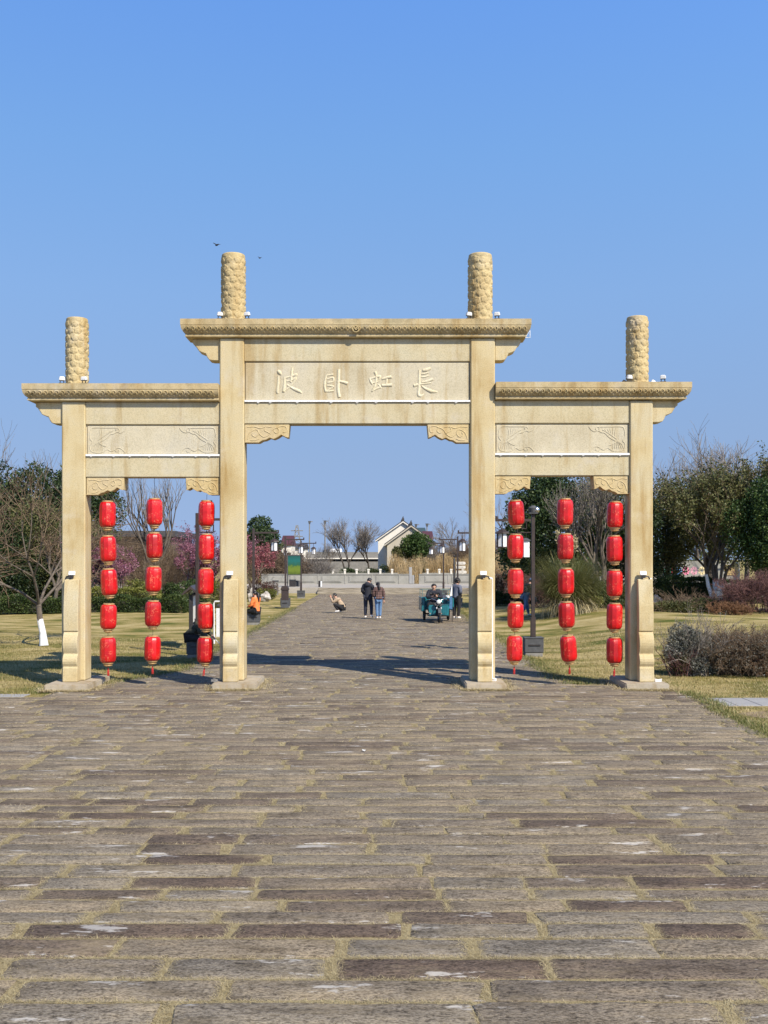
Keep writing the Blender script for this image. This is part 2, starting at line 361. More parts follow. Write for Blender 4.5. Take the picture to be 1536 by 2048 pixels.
def lawn_mat():
    m, nt, b = nodes('winter_lawn'); v = coords(nt, True, (.6, 1, 1)); v2 = coords(nt, True, (1, 1, 1))
    n1 = nn(nt, 'ShaderNodeTexNoise', Scale=.7, Detail=6, Roughness=.65); nt.links.new(v, n1.inputs['Vector'])
    r = ramp(nt, [(.08, .10, .02), (.21, .18, .055), (.34, .27, .115), (.44, .355, .175)], [.36, .45, .53, .63]); nt.links.new(n1.outputs['Fac'], r.inputs[0])
    n2 = nn(nt, 'ShaderNodeTexNoise', Scale=26, Detail=6, Roughness=.75); nt.links.new(v2, n2.inputs['Vector'])
    r2 = ramp(nt, [(.45, .45, .4), (1, 1, 1), (1.25, 1.22, 1.1)], [.32, .5, .7]); nt.links.new(n2.outputs['Fac'], r2.inputs[0])
    nt.links.new(mixc(nt, .8, r.outputs[0], r2.outputs[0], 'MULTIPLY'), b.inputs['Base Color'])
    b.inputs['Roughness'].default_value = .95; b.inputs['Specular IOR Level'].default_value = .1
    bp = nn(nt, 'ShaderNodeBump', Strength=.8, Distance=.04); nt.links.new(n2.outputs['Fac'], bp.inputs['Height']); nt.links.new(bp.outputs[0], b.inputs['Normal'])
    return m
m_lawn = lawn_mat()
m_dirt = mat('bare_soil', [(.13, .09, .05), (.25, .185, .11), (.33, .26, .15)], 3, .95, .6, 40, world=True)
m_strip = mat('pale_grey_paver', [(.26, .26, .26), (.34, .335, .32)], 2, .8, .2, 50, world=True)
m_conc = mat('grey_concrete', [(.22, .215, .185), (.29, .28, .245), (.33, .32, .285)], 1.2, .85, .15, 30, world=True)
m_prom = mat('promenade_paving', [(.33, .30, .25), (.42, .38, .32)], .8, .85, .1, 20, world=True)
m_step = mat('stained_steps', [(.10, .085, .06), (.26, .22, .16), (.40, .35, .27)], 1.5, .9, .3, 20, sc=(.5, 1, 4), world=True)
m_water = mat('canal_water', [(.03, .04, .035), (.05, .06, .05)], 2, .12)
m_bark = mat('grey_brown_bark', [(.07, .055, .042), (.16, .13, .10)], 12, .9, .5, 40)
m_barkd = mat('dark_bark', [(.035, .028, .022), (.08, .065, .05)], 12, .9, .5, 40)
m_lime = mat('limewash', [(.62, .62, .60), (.82, .82, .80)], 14, .9, .3, 40)
m_twig = leafmat('brown_twigs', [(.07, .045, .03), (.16, .11, .07), (.22, .16, .10)], 0, .85)
m_twigr = leafmat('reddish_twigs', [(.09, .04, .025), (.20, .10, .05), (.27, .16, .08)], 0, .85)
m_twigp = leafmat('plum_twigs', [(.06, .028, .03), (.13, .06, .06), (.20, .11, .09)], 0, .85)
m_twigg = leafmat('grey_twigs', [(.10, .085, .075), (.20, .175, .15), (.27, .24, .21)], 0, .85)
m_ever = leafmat('dark_evergreen_leaf', [(.012, .022, .008), (.030, .055, .016), (.055, .088, .026), (.10, .13, .045)])
m_ever2 = leafmat('bright_evergreen_leaf', [(.012, .030, .008), (.035, .075, .015), (.075, .12, .028), (.13, .17, .05)])
m_olive = leafmat('olive_leaf', [(.03, .038, .012), (.075, .085, .026), (.13, .135, .045), (.19, .17, .075)])
m_hedge = leafmat('hedge_leaf', [(.014, .028, .008), (.035, .06, .014), (.065, .095, .02), (.12, .14, .04)])
m_gold_h = leafmat('golden_privet_leaf', [(.05, .07, .012), (.13, .15, .025), (.22, .22, .05), (.30, .27, .08)])
m_pink = leafmat('pink_blossom', [(.14, .045, .07), (.28, .10, .15), (.38, .17, .24), (.48, .28, .34)], .35)
m_rose = leafmat('rose_blossom', [(.20, .045, .06), (.34, .09, .115), (.44, .17, .19), (.52, .26, .28)], .35)
m_grey_l = leafmat('grey_green_leaf', [(.05, .055, .04), (.12, .125, .10), (.20, .20, .17), (.27, .27, .24)], .15)
m_redl = leafmat('bronze_leaf', [(.05, .02, .016), (.10, .042, .03), (.16, .075, .05), (.2, .12, .07)])
m_reed = leafmat('golden_reed', [(.20, .13, .055), (.38, .26, .115), (.50, .36, .18), (.58, .45, .26)], .2)
m_pamp = leafmat('pampas_blade', [(.05, .065, .016), (.12, .13, .038), (.20, .20, .07), (.32, .28, .13)], .2)
m_core = mat('dark_twiggery', [(.02, .02, .012), (.045, .04, .025)], 8, .95, .5, 20)  # dark brownish-green colour of the twigs inside a hedge
m_skin = mat('skin', [(.48, .27, .18), (.56, .33, .23)], 12, .55)
m_hair = mat('black_hair', [(.010, .008, .007), (.022, .018, .015)], 30, .5)
def cloth(name, c, k=.2): return mat(name, [tuple(v*(1-k) for v in c), tuple(v*(1+k) for v in c)], 10, .85, .2, 60)
m_navy = cloth('navy_padding', (.016, .018, .028)); m_black = cloth('black_cloth', (.014, .014, .016)); m_beige = cloth('beige_cloth', (.40, .30, .20))
m_orange = cloth('orange_cloth', (.85, .22, .055), .08); m_jean = cloth('blue_denim', (.11, .20, .35)); m_gcloth = cloth('grey_blue_cloth', (.11, .12, .16))
m_shoe = mat('white_shoe', [(.68, .66, .62), (.8, .78, .75)], 10, .6); m_cap = cloth('blue_cap', (.09, .14, .26)); m_camo = cloth('dark_olive_cloth', (.045, .045, .03), .5)
def plaid():
    m, nt, b = nodes('brown_plaid'); v = coords(nt, False, (1, 1, 1)); c = None
    ws = []
    for d in ('X', 'Z'):
        wv = nn(nt, 'ShaderNodeTexWave', wave_type='BANDS', bands_direction=d, Scale=4.2); nt.links.new(v, wv.inputs['Vector']); ws.append(wv)
    c = mixc(nt, ws[0].outputs['Fac'], (.05, .028, .024), (.20, .13, .11)); c2 = mixc(nt, ws[1].outputs['Fac'], (.25, .2, .2), (1.3, 1.2, 1.2))
    nt.links.new(mixc(nt, 1, c, c2, 'MULTIPLY'), b.inputs['Base Color']); b.inputs['Roughness'].default_value = .9; return m
m_plaid = plaid()
m_teal = mat('teal_enamel', [(.006, .10, .13), (.012, .17, .20)], 5, .4, coat=.3)
m_tyre = mat('tyre_rubber', [(.012, .012, .012), (.028, .027, .026)], 20, .85)
m_chrome = mat('chrome', [(.6, .6, .6), (.75, .75, .75)], 5, .2, metal=1)
m_lens = mat('headlight_lens', [(.62, .64, .60), (.8, .8, .76)], 20, .15, coat=.6)
m_rock = mat('pale_rock', [(.20, .18, .155), (.42, .39, .35), (.55, .52, .48)], 5, .9, .8, 14)
m_roof = mat('dark_roof_tile', [(.035, .033, .035), (.07, .066, .066)], 3, .8, .3)
m_maroon = mat('maroon_roof', [(.06, .018, .024), (.095, .03, .038)], 3, .7)
m_wallh = mat('house_render', [(.42, .37, .29), (.50, .45, .36)], .6, .9, .1)
m_wallw = mat('white_render', [(.66, .62, .54), (.75, .71, .63)], .8, .9)

# ------------------------------------------------------------------ ground
def xl(y):
    if y < 19.5: return -10.2
    if y < 21.4: return -6.35
    return -5.9+1.2*min(1, (y-21.4)/2.6) if y < 24 else -4.72
def xr(y):
    if y < 18.15: return 5.62-.1*(18-y)*.1
    if y < 20.3: return 5.75
    if y < 21.3: return 5.0
    return 3.95 if y < 22.3 else 3.70
gx = np.concatenate([np.arange(-70, -14, 2.0), np.arange(-14, 14, .35), np.arange(14, 71, 2.0)])
gy = np.concatenate([np.arange(-6, 18, 1.0), np.arange(18, 50, .4), np.arange(50, 79.6, 1.0)])
GX, GY = np.meshgrid(gx, gy); nx, ny = len(gx), len(gy)
GV = np.stack([GX, GY, gz(GX, GY)], -1).reshape(-1, 3)
ii = (np.arange(ny-1)[:, None]*nx+np.arange(nx-1)[None]).ravel()
lawn = link('lawn', mesh_np('lawn', GV, [np.stack([ii, ii+1, ii+nx+1, ii+nx], 1)], smooth=True), m_lawn); tag(lawn, kind='structure')
def sheet(name, x0, x1, y0, y1, z, m):
    o = link(name, mesh_np(name, [(x0, y0, z), (x1, y0, z), (x1, y1, z), (x0, y1, z)], [np.array([[0, 1, 2, 3]])]), m); return tag(o, kind='structure')
sheet('ground', -2500, 2500, -400, 3000, -1.4, m_dirt)
sheet('canal_water', -300, 300, 91.4, 110.5, -.55, m_water)
tag(MB().bounds(-900, 900, 110.4, 2500, -1.3, .3).build('far_bank', m_lawn), kind='structure')
tag(MB().bounds(-60, 60, 79.2, 91.5, -1, .40).build('promenade', m_prom), kind='structure')
steps = tag(MB().bounds(-4.9, 9, 78.4, 79.2, -.3, .39).build('steps', m_step, bevel=.015), kind='structure')
for i, (ya, zt) in enumerate(((77.6, .27), (76.8, .14))):
    MB().bounds(-4.9, 9, ya, ya+.8, -.3, zt).build('tread', m_step, steps, bevel=.015)
# paving bed with an uneven outline
ys = [1.0]
while ys[-1] < 76.7: ys.append(ys[-1]+.25)
Lp = [(xl(y)+random.uniform(-.06, .06), y) for y in ys]; Rp = [(xr(y)+random.uniform(-.06, .06), y) for y in ys]
V = [(x, y, .0) for x, y in Lp]+[(x, y, .0) for x, y in Rp]; n = len(ys)
paving = link('paving', mesh_np('paving', V, [np.array([(i, i+n, i+n+1, i+1) for i in range(n-1)])]), m_bed); tag(paving, kind='structure')
# stone courses
stones = []; rows = []
y = 3.6
while y < 76.4:
    h = random.uniform(.225, .325); g = random.uniform(.014, .036)
    a, b_ = xl(y+h/2)+.03, xr(y+h/2)-.03; x = a-random.uniform(0, .9); row = []
    while x < b_:
        L = random.choice((random.uniform(.65, 1.0), random.uniform(.85, 1.35), random.uniform(1.1, 1.7)))
        e = random.uniform(.035, .105) if random.random() < .75 else random.uniform(.008, .025)
        x0, x1 = max(x, a), min(x+L, b_)
        if x1-x0 > .15: row.append((x0, x1, y, y+h)); stones.append((x0, x1, y, y+h))
        x += L+e
    rows.append((y, y+h, g, row)); y += h+g
def stone_geo(s, rng, n_edge):
    x0, x1, y0, y1 = s; cx, cy = (x0+x1)/2, (y0+y1)/2; hx_, hy = (x1-x0)/2, (y1-y0)/2; P = []
    c = min(.03, hy*.3)*rng.uniform(.5, 1.3)
    for k in range(n_edge): P.append((-hx_+c+(2*hx_-2*c)*k/(n_edge-1), -hy))
    P.append((hx_, -hy+c)); P.append((hx_, hy-c))
    for k in range(n_edge): P.append((hx_-c-(2*hx_-2*c)*k/(n_edge-1), hy))
    P.append((-hx_, hy-c)); P.append((-hx_, -hy+c))
    q0 = rng.uniform(.5, 1.6); P = [(px+rng.uniform(-.022, .022)*q0, py+rng.uniform(-.014, .014)*q0) for px, py in P]
    zt = rng.uniform(.003, .009); tx, ty = rng.uniform(-.003, .003), rng.uniform(-.008, .008); m = len(P)
    zz = lambda px, py: zt+tx*px+ty*py
    V = [(px, py, -.01) for px, py in P]+[(px, py, zz(px, py)-.005) for px, py in P]+[(px*.988, py*(1-.010/hy), zz(px, py)+rng.uniform(-.0006, .0006)) for px, py in P]
    F4 = [(i, (i+1) % m, (i+1) % m+m, i+m) for i in range(m)]+[(i+m, (i+1) % m+m, (i+1) % m+2*m, i+2*m) for i in range(m)]
    return (cx, cy), np.array(V), np.array(F4), np.arange(2*m, 3*m)[None]
def vis(s):
    x0, x1, y0, y1 = s; lim = .366*y0; w_ = min(x1, lim)-max(x0, -lim)
    return -1 if (w_ < .1 or y1 < 5.7) else w_*(y1-y0)/((y0+y1)/2)**3
order = sorted(range(len(stones)), key=lambda i: -vis(stones[i])); top = set(order[:300]); rest = []
for i, s in enumerate(stones):
    t = random.choice((random.uniform(0, .22), random.uniform(.25, .9), random.uniform(.3, .9), random.uniform(.35, 1))); t = .5+(t-.5)*(1 if s[2] < 11 else .72)
    c, V, F4, Fn = stone_geo(s, random, 6 if s[2] < 16 else 3)
    if i in top:
        me = mesh_np('paving_stone', V, [F4, Fn], np.full(len(F4)+1, t)); o = link('paving_stone', me, m_pave, paving); o.location = (c[0], c[1], 0)
    else: rest.append((V+np.array([c[0], c[1], 0]), F4, Fn, t))
off = 0; Vs, A4, An6, An3, T4, T6, T3 = [], [], [], [], [], [], []
for V, F4, Fn, t in rest:
    Vs.append(V); A4.append(F4+off); T4 += [t]*len(F4)
    (An6 if Fn.shape[1] > 12 else An3).append(Fn+off); (T6 if Fn.shape[1] > 12 else T3).append(t); off += len(V)
Fs = [np.concatenate(A4)]+[np.concatenate(a) for a in (An6, An3) if a]
o = link('paving_stone', mesh_np('paving_stone', np.concatenate(Vs), Fs, T4+T6+T3), m_pave, paving); tag(o, kind='stuff')
# dry grass in the joints
def blades(P, L, W, rng, el=(.08, .8), tint=None):
    N = len(P); az = rng.uniform(0, 2*PI, N); e = rng.uniform(el[0], el[1], N); L = L*rng.uniform(.5, 1.4, N)
    d = np.stack([np.cos(az)*np.cos(e), np.sin(az)*np.cos(e), np.sin(e)], 1); s = np.stack([-np.sin(az), np.cos(az), 0*az], 1)*(W*.5)
    V = np.stack([P-s, P+s, P+d*L[:, None]], 1).reshape(-1, 3)
    return V, np.arange(3*N).reshape(N, 3), (rng.beta(3, 2, N) if tint is None else tint)
def joint_points(y0, y1, dens):
    P = []
    for (ya, yb, g, row) in rows:
        if ya < y0 or ya > y1: continue
        lim = .372*yb+.2
        for k in range(len(row)):
            s = row[k]
            a, b_ = max(s[0], -lim), min(s[1], lim)
            if b_ > a:
                # straw gathers unevenly along the course joint
                nb = int((b_-a)*(g+.012)*dens*random.choice((.1, .4, .8, 1.3)))
                P += [(random.uniform(a, b_), random.gauss(yb+g/2, g*.5), .004) for _ in range(nb)]
            if k+1 < len(row):
                a, b_ = s[1], row[k+1][0]
                if abs(a) < lim:
                    nb = int((b_-a+.06)*(yb-ya)*dens*1.15*random.choice((.4, .9, 1.3)))
                    cx = (a+b_)/2; sg = (b_-a)*.40+.012
                    P += [(random.gauss(cx, sg), random.uniform(ya, yb), .004) for _ in range(nb)]
    return np.array(P)
JB = [blades(joint_points(5, 9, 13000), .036, .0034, RNG, (.02, .42)), blades(joint_points(9, 14, 4200), .045, .0055, RNG, (.02, .36)), blades(joint_points(14, 24, 900), .07, .011, RNG, (.02, .28)), blades(joint_points(24, 45, 130), .08, .02, RNG, (.02, .25))]
V, F, T = joinv(JB); tag(link('joint_grass', mesh_np('joint_grass', V, F, T), m_straw), kind='stuff', label='dry straw grass growing in the joints of the paving', cat='grass')
pl = []
for cx, y0, wx in ((-6.16, 20.27, .9), (-2.94, 20.45, .93), (2.0, 20.45, .87), (5.15, 20.45, .9)):     # straw gathered against the plinths
    for q in range(2600):
        e = random.random(); sd = random.choice((-1, 1))
        if e < .5: pl.append((cx+random.uniform(-.55, .55)*wx, y0-abs(random.gauss(0, .07)), .006))
        else: pl.append((cx+sd*(.46*wx+abs(random.gauss(0, .13))), y0+random.uniform(0, 1.9), .006))
V, F, T = blades(np.array(pl), .08, .010, RNG, (.05, .7)); tag(link('straw_drift', mesh_np('straw_drift', V, [F], T), m_straw), 'dry straw gathered against the column plinths', 'straw', None, 'stuff')
# straw drifts against the bases, grass on the lawn
def scatter(fn, n, rng):
    P = []
    while len(P) < n:
        x, y, ok = fn(rng)
        if ok: P.append((x, y, float(gz(x, y))))
    return np.array(P)
def lawn_pt(r):
    y = 14.5+19.5*r.random()**1.2; x = r.uniform(-.375*y, .375*y)
    ok = (x < xl(y)+.05 or x > xr(y)-.05) and not (18.25 < y < 19.45 and (x > 5.7 or x < -6.4))
    return x, y, ok
LP_ = scatter(lawn_pt, 60000, RNG); edge = np.array([min(abs(p[0]-xl(p[1])), abs(p[0]-xr(p[1]))) for p in LP_])
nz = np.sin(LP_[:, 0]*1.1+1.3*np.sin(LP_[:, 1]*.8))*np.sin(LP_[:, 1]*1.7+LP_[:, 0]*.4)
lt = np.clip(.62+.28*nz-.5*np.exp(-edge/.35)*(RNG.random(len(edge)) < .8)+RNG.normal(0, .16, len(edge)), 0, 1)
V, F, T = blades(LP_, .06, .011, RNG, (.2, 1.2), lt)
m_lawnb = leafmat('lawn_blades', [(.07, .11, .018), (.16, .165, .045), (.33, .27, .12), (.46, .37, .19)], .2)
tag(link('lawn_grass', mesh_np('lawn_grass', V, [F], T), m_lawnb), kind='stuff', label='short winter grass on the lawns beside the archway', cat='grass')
ep = []
for q in range(26000):
    y = 21.4+34*random.random()**1.4; sd = random.choice((xl, xr)); x = sd(y)+random.gauss(0, .13)*(1 if random.random() < .8 else 2.2)
    ep.append((x, y, max(.004, float(gz(x, y)))))
for q in range(5000):
    y = random.uniform(14.5, 20.2); ep.append((xr(y)+random.gauss(.05, .11), y, .004))
ep = np.array(ep); V, F, T = blades(ep, .065, .012, RNG, (.1, 1.1), np.clip(RNG.normal(.36, .25, len(ep)), 0, 1))
tag(link('edge_grass', mesh_np('edge_grass', V, [F], T), m_lawnb), 'ragged green and straw grass creeping over the paving edges', 'grass', None, 'stuff')
# grey paver strips, bare soil
for nm, x0, x1, y0, y1, mm in (('footpath', 5.75, 16, 18.3, 19.35, m_strip), ('footpath', -16, -6.7, 19.45, 19.9, m_strip)):
    f = tag(MB().bounds(x0, x1, y0, y1, -.05, -.006).build(nm, m_bed), kind='structure')
    x = x0
    while x < x1-.05:
        L = .42; MB().bounds(x+.006, min(x+L, x1)-.006, y0+.006, y1-.006, -.05, .004+random.uniform(-.003, .003)).build('paver', m_strip, f, bevel=.004); x += L
mb = MB(); P = [(7.25+1.3*math.cos(a)*(1+.15*math.sin(3*a)), 17.2+.75*math.sin(a)*(1+.1*math.cos(4*a)), -.012) for a in np.linspace(0, 2*PI, 24, endpoint=False)]
mb.add(P, [tuple(range(24))]); tag(mb.build('bare_soil', m_dirt), kind='structure')
# ------------------------------------------------------------------ stone archway
GX0, GY0 = -.535, 21.0                      # axis and front face of the columns
def gxp(px): return (px-768)*.01
def gzp(py): return 13.74-.01*py
GO = (GX0, GY0, 0)
gate = thing('stone_archway', 'yellow granite memorial archway of four columns and three bays across the stone path', 'archway', GO)
def gb(mb, name, m, parent=gate, **kw): return mb.build(name, m, parent, off=GO, **kw)
COLS = [(123, 170, 803, 632, 124, 171), (439, 488, 676, 503, 438, 489), (941, 990, 676, 503, 937, 988), (1260, 1306, 801, 629, 1257, 1303)]
YF, YB = 21.0, 21.46                        # column front and back
def cloud_finial(name, cx, z0, z1, rad, rot):
    nu, nv = 132, 112; H = z1-z0-.02; circ = 2*PI*rad; rr = np.random.default_rng(int(rot*10)+3)
    U, Vv = np.meshgrid(np.arange(nu)*circ/nu, np.linspace(0, H, nv)); D = np.zeros_like(U)
    ncol = 8; sp = circ/ncol; dz = .135; C = []
    for j in range(-1, int(H/dz)+2):
        for i in range(ncol): C.append(((i+.5*(j % 2))*sp+rr.normal(0, .012), j*dz+.02+rr.normal(0, .012), rr.uniform(.070, .084), rr.uniform(0, 6)))
    for cu, cv, R, ph in C:
        du = (U-cu+circ/2) % circ-circ/2; dv = Vv-cv; r = np.hypot(du, dv*1.25); th = np.arctan2(dv, du)
        Rl = R*(1+.13*np.cos(5*th+ph)); t = np.clip((Rl-r)/.012, 0, 1)
        q = r/Rl; prof = .020*t-.013*np.exp(-((q-.62+.06*np.sin(th))/.10)**2)-.009*np.exp(-((q-.28+.05*np.cos(th))/.06)**2)
        D = np.maximum(D, np.where(q < 1, prof, 0))
    D += rr.normal(0, .0008, D.shape)
    fade = np.clip(Vv/.05, 0, 1)*np.clip((H-.02-Vv)/.06, 0, 1); R = rad-.022+D*fade; A = U/rad+rot
    V = np.stack([cx-GX0+R*np.cos(A), (YF+.235)-GY0+R*np.sin(A), z0+Vv], -1).reshape(-1, 3).tolist()
    F = [[j*nu+i, j*nu+(i+1) % nu, (j+1)*nu+(i+1) % nu, (j+1)*nu+i] for j in range(nv-1) for i in range(nu)]
    base = (nv-1)*nu                              # rounded top
    for k, (s, h) in enumerate(((.965, .012), (.90, .020), (.0, .024))):
        for i in range(nu):
            a = i*2*PI/nu+rot; V.append([cx-GX0+(rad-.022)*s*math.cos(a), .235+(rad-.022)*s*math.sin(a), z0+H+h])
        F += [[base+i, base+(i+1) % nu, base+nu+(i+1) % nu, base+nu+i] for i in range(nu)]; base += nu
    return link(name, mesh_np(name, V, [np.array(F)], smooth=True), m_fin, gate)
def drum_profile(front=True):
    # (distance out from the column face, height)
    P = [(0, 2.16), (.12, 2.16)]
    for t in np.linspace(0, 1, 9): P.append((.13+.075*math.sin(t*PI*.66), 2.13-t*1.0))
    P.append((.165, 1.12))
    for t in np.linspace(.12, .95, 8): P.append((.185+.07*math.sin(t*PI), 1.11-t*.44))
    P.append((.19, .68))
    for t in np.linspace(.15, .9, 5): P.append((.21+.055*math.sin(t*PI), .67-t*.26))
    P += [(.225, .415), (.24, .405), (.25, .13), (0, .13)]
    return P
for i, (a, b_, top_, ft, fa, fb) in enumerate(COLS):
    x0, x1, zt = gxp(a), gxp(b_), gzp(top_)
    c = gb(MB().bounds(x0, x1, YF, YB, .125, zt-.003), 'column', m_gran, bevel=.022)
    cap = {0: 769, 1: 641, 2: 641, 3: 766}[i]
    cloud_finial('finial', (gxp(fa)+gxp(fb))/2, gzp(cap)-.01, gzp(ft), (gxp(fb)-gxp(fa))/2, 1.3*i+.4)
    xm = (x0+x1)/2+(.005, .0, .02, .045)[i]; pr = drum_profile()
    for s in (0, 1):
        P = [((YF-.002-d) if s == 0 else (YB+.002+d), z) for d, z in pr]
        gb(MB().prism(P, xm-.145, xm+.145, 'x'), 'drum_stone', m_gran, bevel=.012)
    yf = (20.3, 20.48, 20.5, 20.48)[i]; zb = .125
    pa, pb = ((-6.58, -5.74), (-3.37, -2.50), (1.60, 2.40), (4.72, 5.57))[i]
    gb(MB().bounds(pa, pb, yf, 22.0, -.25, zb), 'plinth', m_base, bevel=.02, seg=2)
def cornice(xa, xb, zt, zb, open_left, open_right):
    h = zt-zb; prof = [(0, zt), (0, zt-.34*h), (.012, zt-.36*h), (.006, zt-.40*h), (.018, zt-.55*h), (.05, zt-.70*h), (.095, zt-.80*h), (.095, zt-.84*h), (.085, zt-.86*h), (.085, zt-.95*h), (.13, zt-h)]
    V, F = [], []
    for ins, z in prof:
        l = xa+(ins if open_left else 0); r = xb-(ins if open_right else 0); f = YF-.15+ins; k = YB+.15-ins
        V += [(l, f, z), (r, f, z), (r, k, z), (l, k, z)]
    n = len(prof)
    for j in range(n-1): F += [(4*j+q, 4*j+(q+1) % 4, 4*j+4+(q+1) % 4, 4*j+4+q) for q in range(4)]
    F += [(0, 1, 2, 3), tuple(4*(n-1)+q for q in (3, 2, 1, 0))]
    o = gb(MB().add(V, F), 'cornice', m_corn, smooth=25)
    # running scroll carved on the curved band: one scroll is copied along it
    L = xb-xa-.16; m = int(L/.113); zc = zt-.56*h; R = .049; pts = []
    for q in range(14):
        t = q/13; rr = R*(1-.74*t); a = PI*1.15-t*8.05; z = rr*math.sin(a)+.004; u = (zt-zc-z)/h
        pts.append((rr*math.cos(a), -.15+(.018+.032*max(0, (u-.55)/.15) if u > .55 else .008)-.004, z))
    mb = MB().tube(pts, [.0135]*13+[.007], 5, up=(0, -1, 0)).tube([(R*.9, -.115, -.035), (R*1.25, -.09, -.068)], [.014, .009], 5)
    s0 = mb.build('scroll', m_band, o, smooth=40)
    for k in range(m):
        s_ = s0 if k == 0 else s0.copy()
        if k: COL.objects.link(s_); s_.parent = o
        s_.location = (xa+.08+L*(k+.5)/m-GO[0], YF-GO[1], zc)
    if abs((xa+xb)/2-GX0) < .2:
        gb(MB().torus(((xa+xb)/2, YF-.14, zc-.005), .062, .014, 18, 6, 'y').sphere(((xa+xb)/2, YF-.135, zc-.005), (.03, .015, .03)), 'boss', m_band, o, smooth=40)
    return o
cornice(gxp(48), gxp(438.5), gzp(769), gzp(803), True, False)
cornice(gxp(990.6), gxp(1380), gzp(766), gzp(800), False, True)
cornice(gxp(363), gxp(1061), gzp(640.5), gzp(676), True, True)
YL = 21.045
def beam(a, b_, t, u, name='lintel', yy=YL, m=m_lint): return gb(MB().bounds(gxp(a)-.004, gxp(b_)+.004, yy, YF+YB-yy, gzp(u), gzp(t)), name, m, bevel=.012)
BAYS = [(170, 439, 803.4, 848.5, 851.5, 908, 912, 954, 988), (990, 1260, 800.5, 846, 849, 905.5, 910, 951, 985)]
for bi, (a, b_, t0, t1, p0, p1, s1, l1, q1) in enumerate(BAYS):
    beam(a, b_, t0, t1); beam(a, b_, s1+.4, l1)
    gb(MB().bounds(gxp(a), gxp(b_), YL+.045, YF+YB-YL-.045, gzp(s1), gzp(t1)), 'panel_core', m_panel)
    pn = gb(MB().bounds(gxp(a)+.03, gxp(b_)-.03, YL+.02, YF+YB-YL-.02, gzp(p1), gzp(p0)+.0), 'relief_panel', m_panel, bevel=.01)
    gb(MB().bounds(gxp(a)+.004, gxp(b_)-.004, YL-.032, YL+.03, gzp(s1)-.003, gzp(p1)-.004), 'light_strip', m_white, bevel=.004)
    mb = MB()
    for k in range(7):                                             # drooping cable ties under the strip
        cx = gxp(a)+.15+(gxp(b_)-gxp(a)-.3)*k/6+random.uniform(-.1, .1); mb.tube([(cx-.03, YL-.02, gzp(s1)), (cx, YL-.022, gzp(s1)-.018), (cx+.03, YL-.02, gzp(s1))], .006, 5)
    gb(mb, 'cable_tie', m_white)
    yy = YL+.016; W, H = gxp(b_)-gxp(a), gzp(p0)-gzp(p1)
    def curve(pts, r=.010):
        P = [Vector((p[0], yy, p[1])) for p in pts]; Q = []
        for i in range(len(P)-1):                                    # Catmull-Rom
            p0_, p1_, p2_, p3_ = P[max(i-1, 0)], P[i], P[i+1], P[min(i+2, len(P)-1)]
            for s in (0, .33, .67): Q.append(.5*((2*p1_)+(p2_-p0_)*s+(2*p0_-5*p1_+4*p2_-p3_)*s*s+(3*p1_-p0_-3*p2_+p3_)*s**3))
        Q.append(P[-1]); mb.tube(Q, [r]*(len(Q)-1)+[r*.6], 5, flat=.55, up=(0, -1, 0))
    for sgn in (-1, 1):
        mb = MB()
        ox = (gxp(a)+.05 if sgn < 0 else gxp(b_)-.05); oz = (gzp(p0)+gzp(p1))/2
        T = lambda u, v: (ox-sgn*u, oz+v)
        curve([T(.76, .25), T(.72, .19), T(.64, .15), T(.58, .17), T(.50, .13), T(.44, .12), T(.36, .04), T(.30, .0), T(.22, -.05), T(.28, -.10), T(.36, -.13)])
        curve([T(.58, .17), T(.62, .20), T(.60, .24), T(.55, .23), T(.56, .19)]); curve([T(.74, -.25), T(.68, -.18), T(.61, -.15), T(.54, -.18), T(.56, -.23), T(.62, -.22), T(.60, -.18)])
        curve([T(.54, -.18), T(.46, -.22), T(.38, -.18), T(.30, -.23), T(.2, -.25), T(.06, -.22), T(.03, -.1), T(.08, -.03), T(.03, .05), T(.05, .2), T(.1, .25), T(.3, .25), T(.5, .25), T(.6, .25)])
        for k in range(6): curve([T(.20, .0), T(.24+.035*k, .09+.012*k), T(.22+.055*k, .22-.006*k)], .007)
        for k in range(6): curve([T(.20, -.03), T(.10+.035*k, -.11), T(.06+.045*k, -.20)], .007)
        gb(mb, 'cloud_relief', m_panel, pn, smooth=60)
beam(488, 941, 676.6, 722); beam(488, 941, 804, 847)
gb(MB().bounds(gxp(488), gxp(941), YL+.045, YF+YB-YL-.045, gzp(804.5), gzp(721.5)), 'panel_core', m_panel)
npn = gb(MB().bounds(gxp(488)+.02, gxp(941)-.02, YL+.02, YF+YB-YL-.02, gzp(799.5), gzp(724.5)), 'name_panel', m_panel, bevel=.01)
gb(MB().bounds(gxp(488)+.004, gxp(941)-.004, YL-.032, YL+.03, gzp(803.7), gzp(799.9)), 'light_strip', m_white, bevel=.004)
mb = MB()
for px in (516, 540, 594, 662, 714, 752, 825, 856, 912): mb.tube([(gxp(px)-.03, YL-.02, gzp(803.5)), (gxp(px), YL-.022, gzp(805.8)), (gxp(px)+.03, YL-.02, gzp(803.5))], .007, 5)
gb(mb, 'cable_tie', m_white)
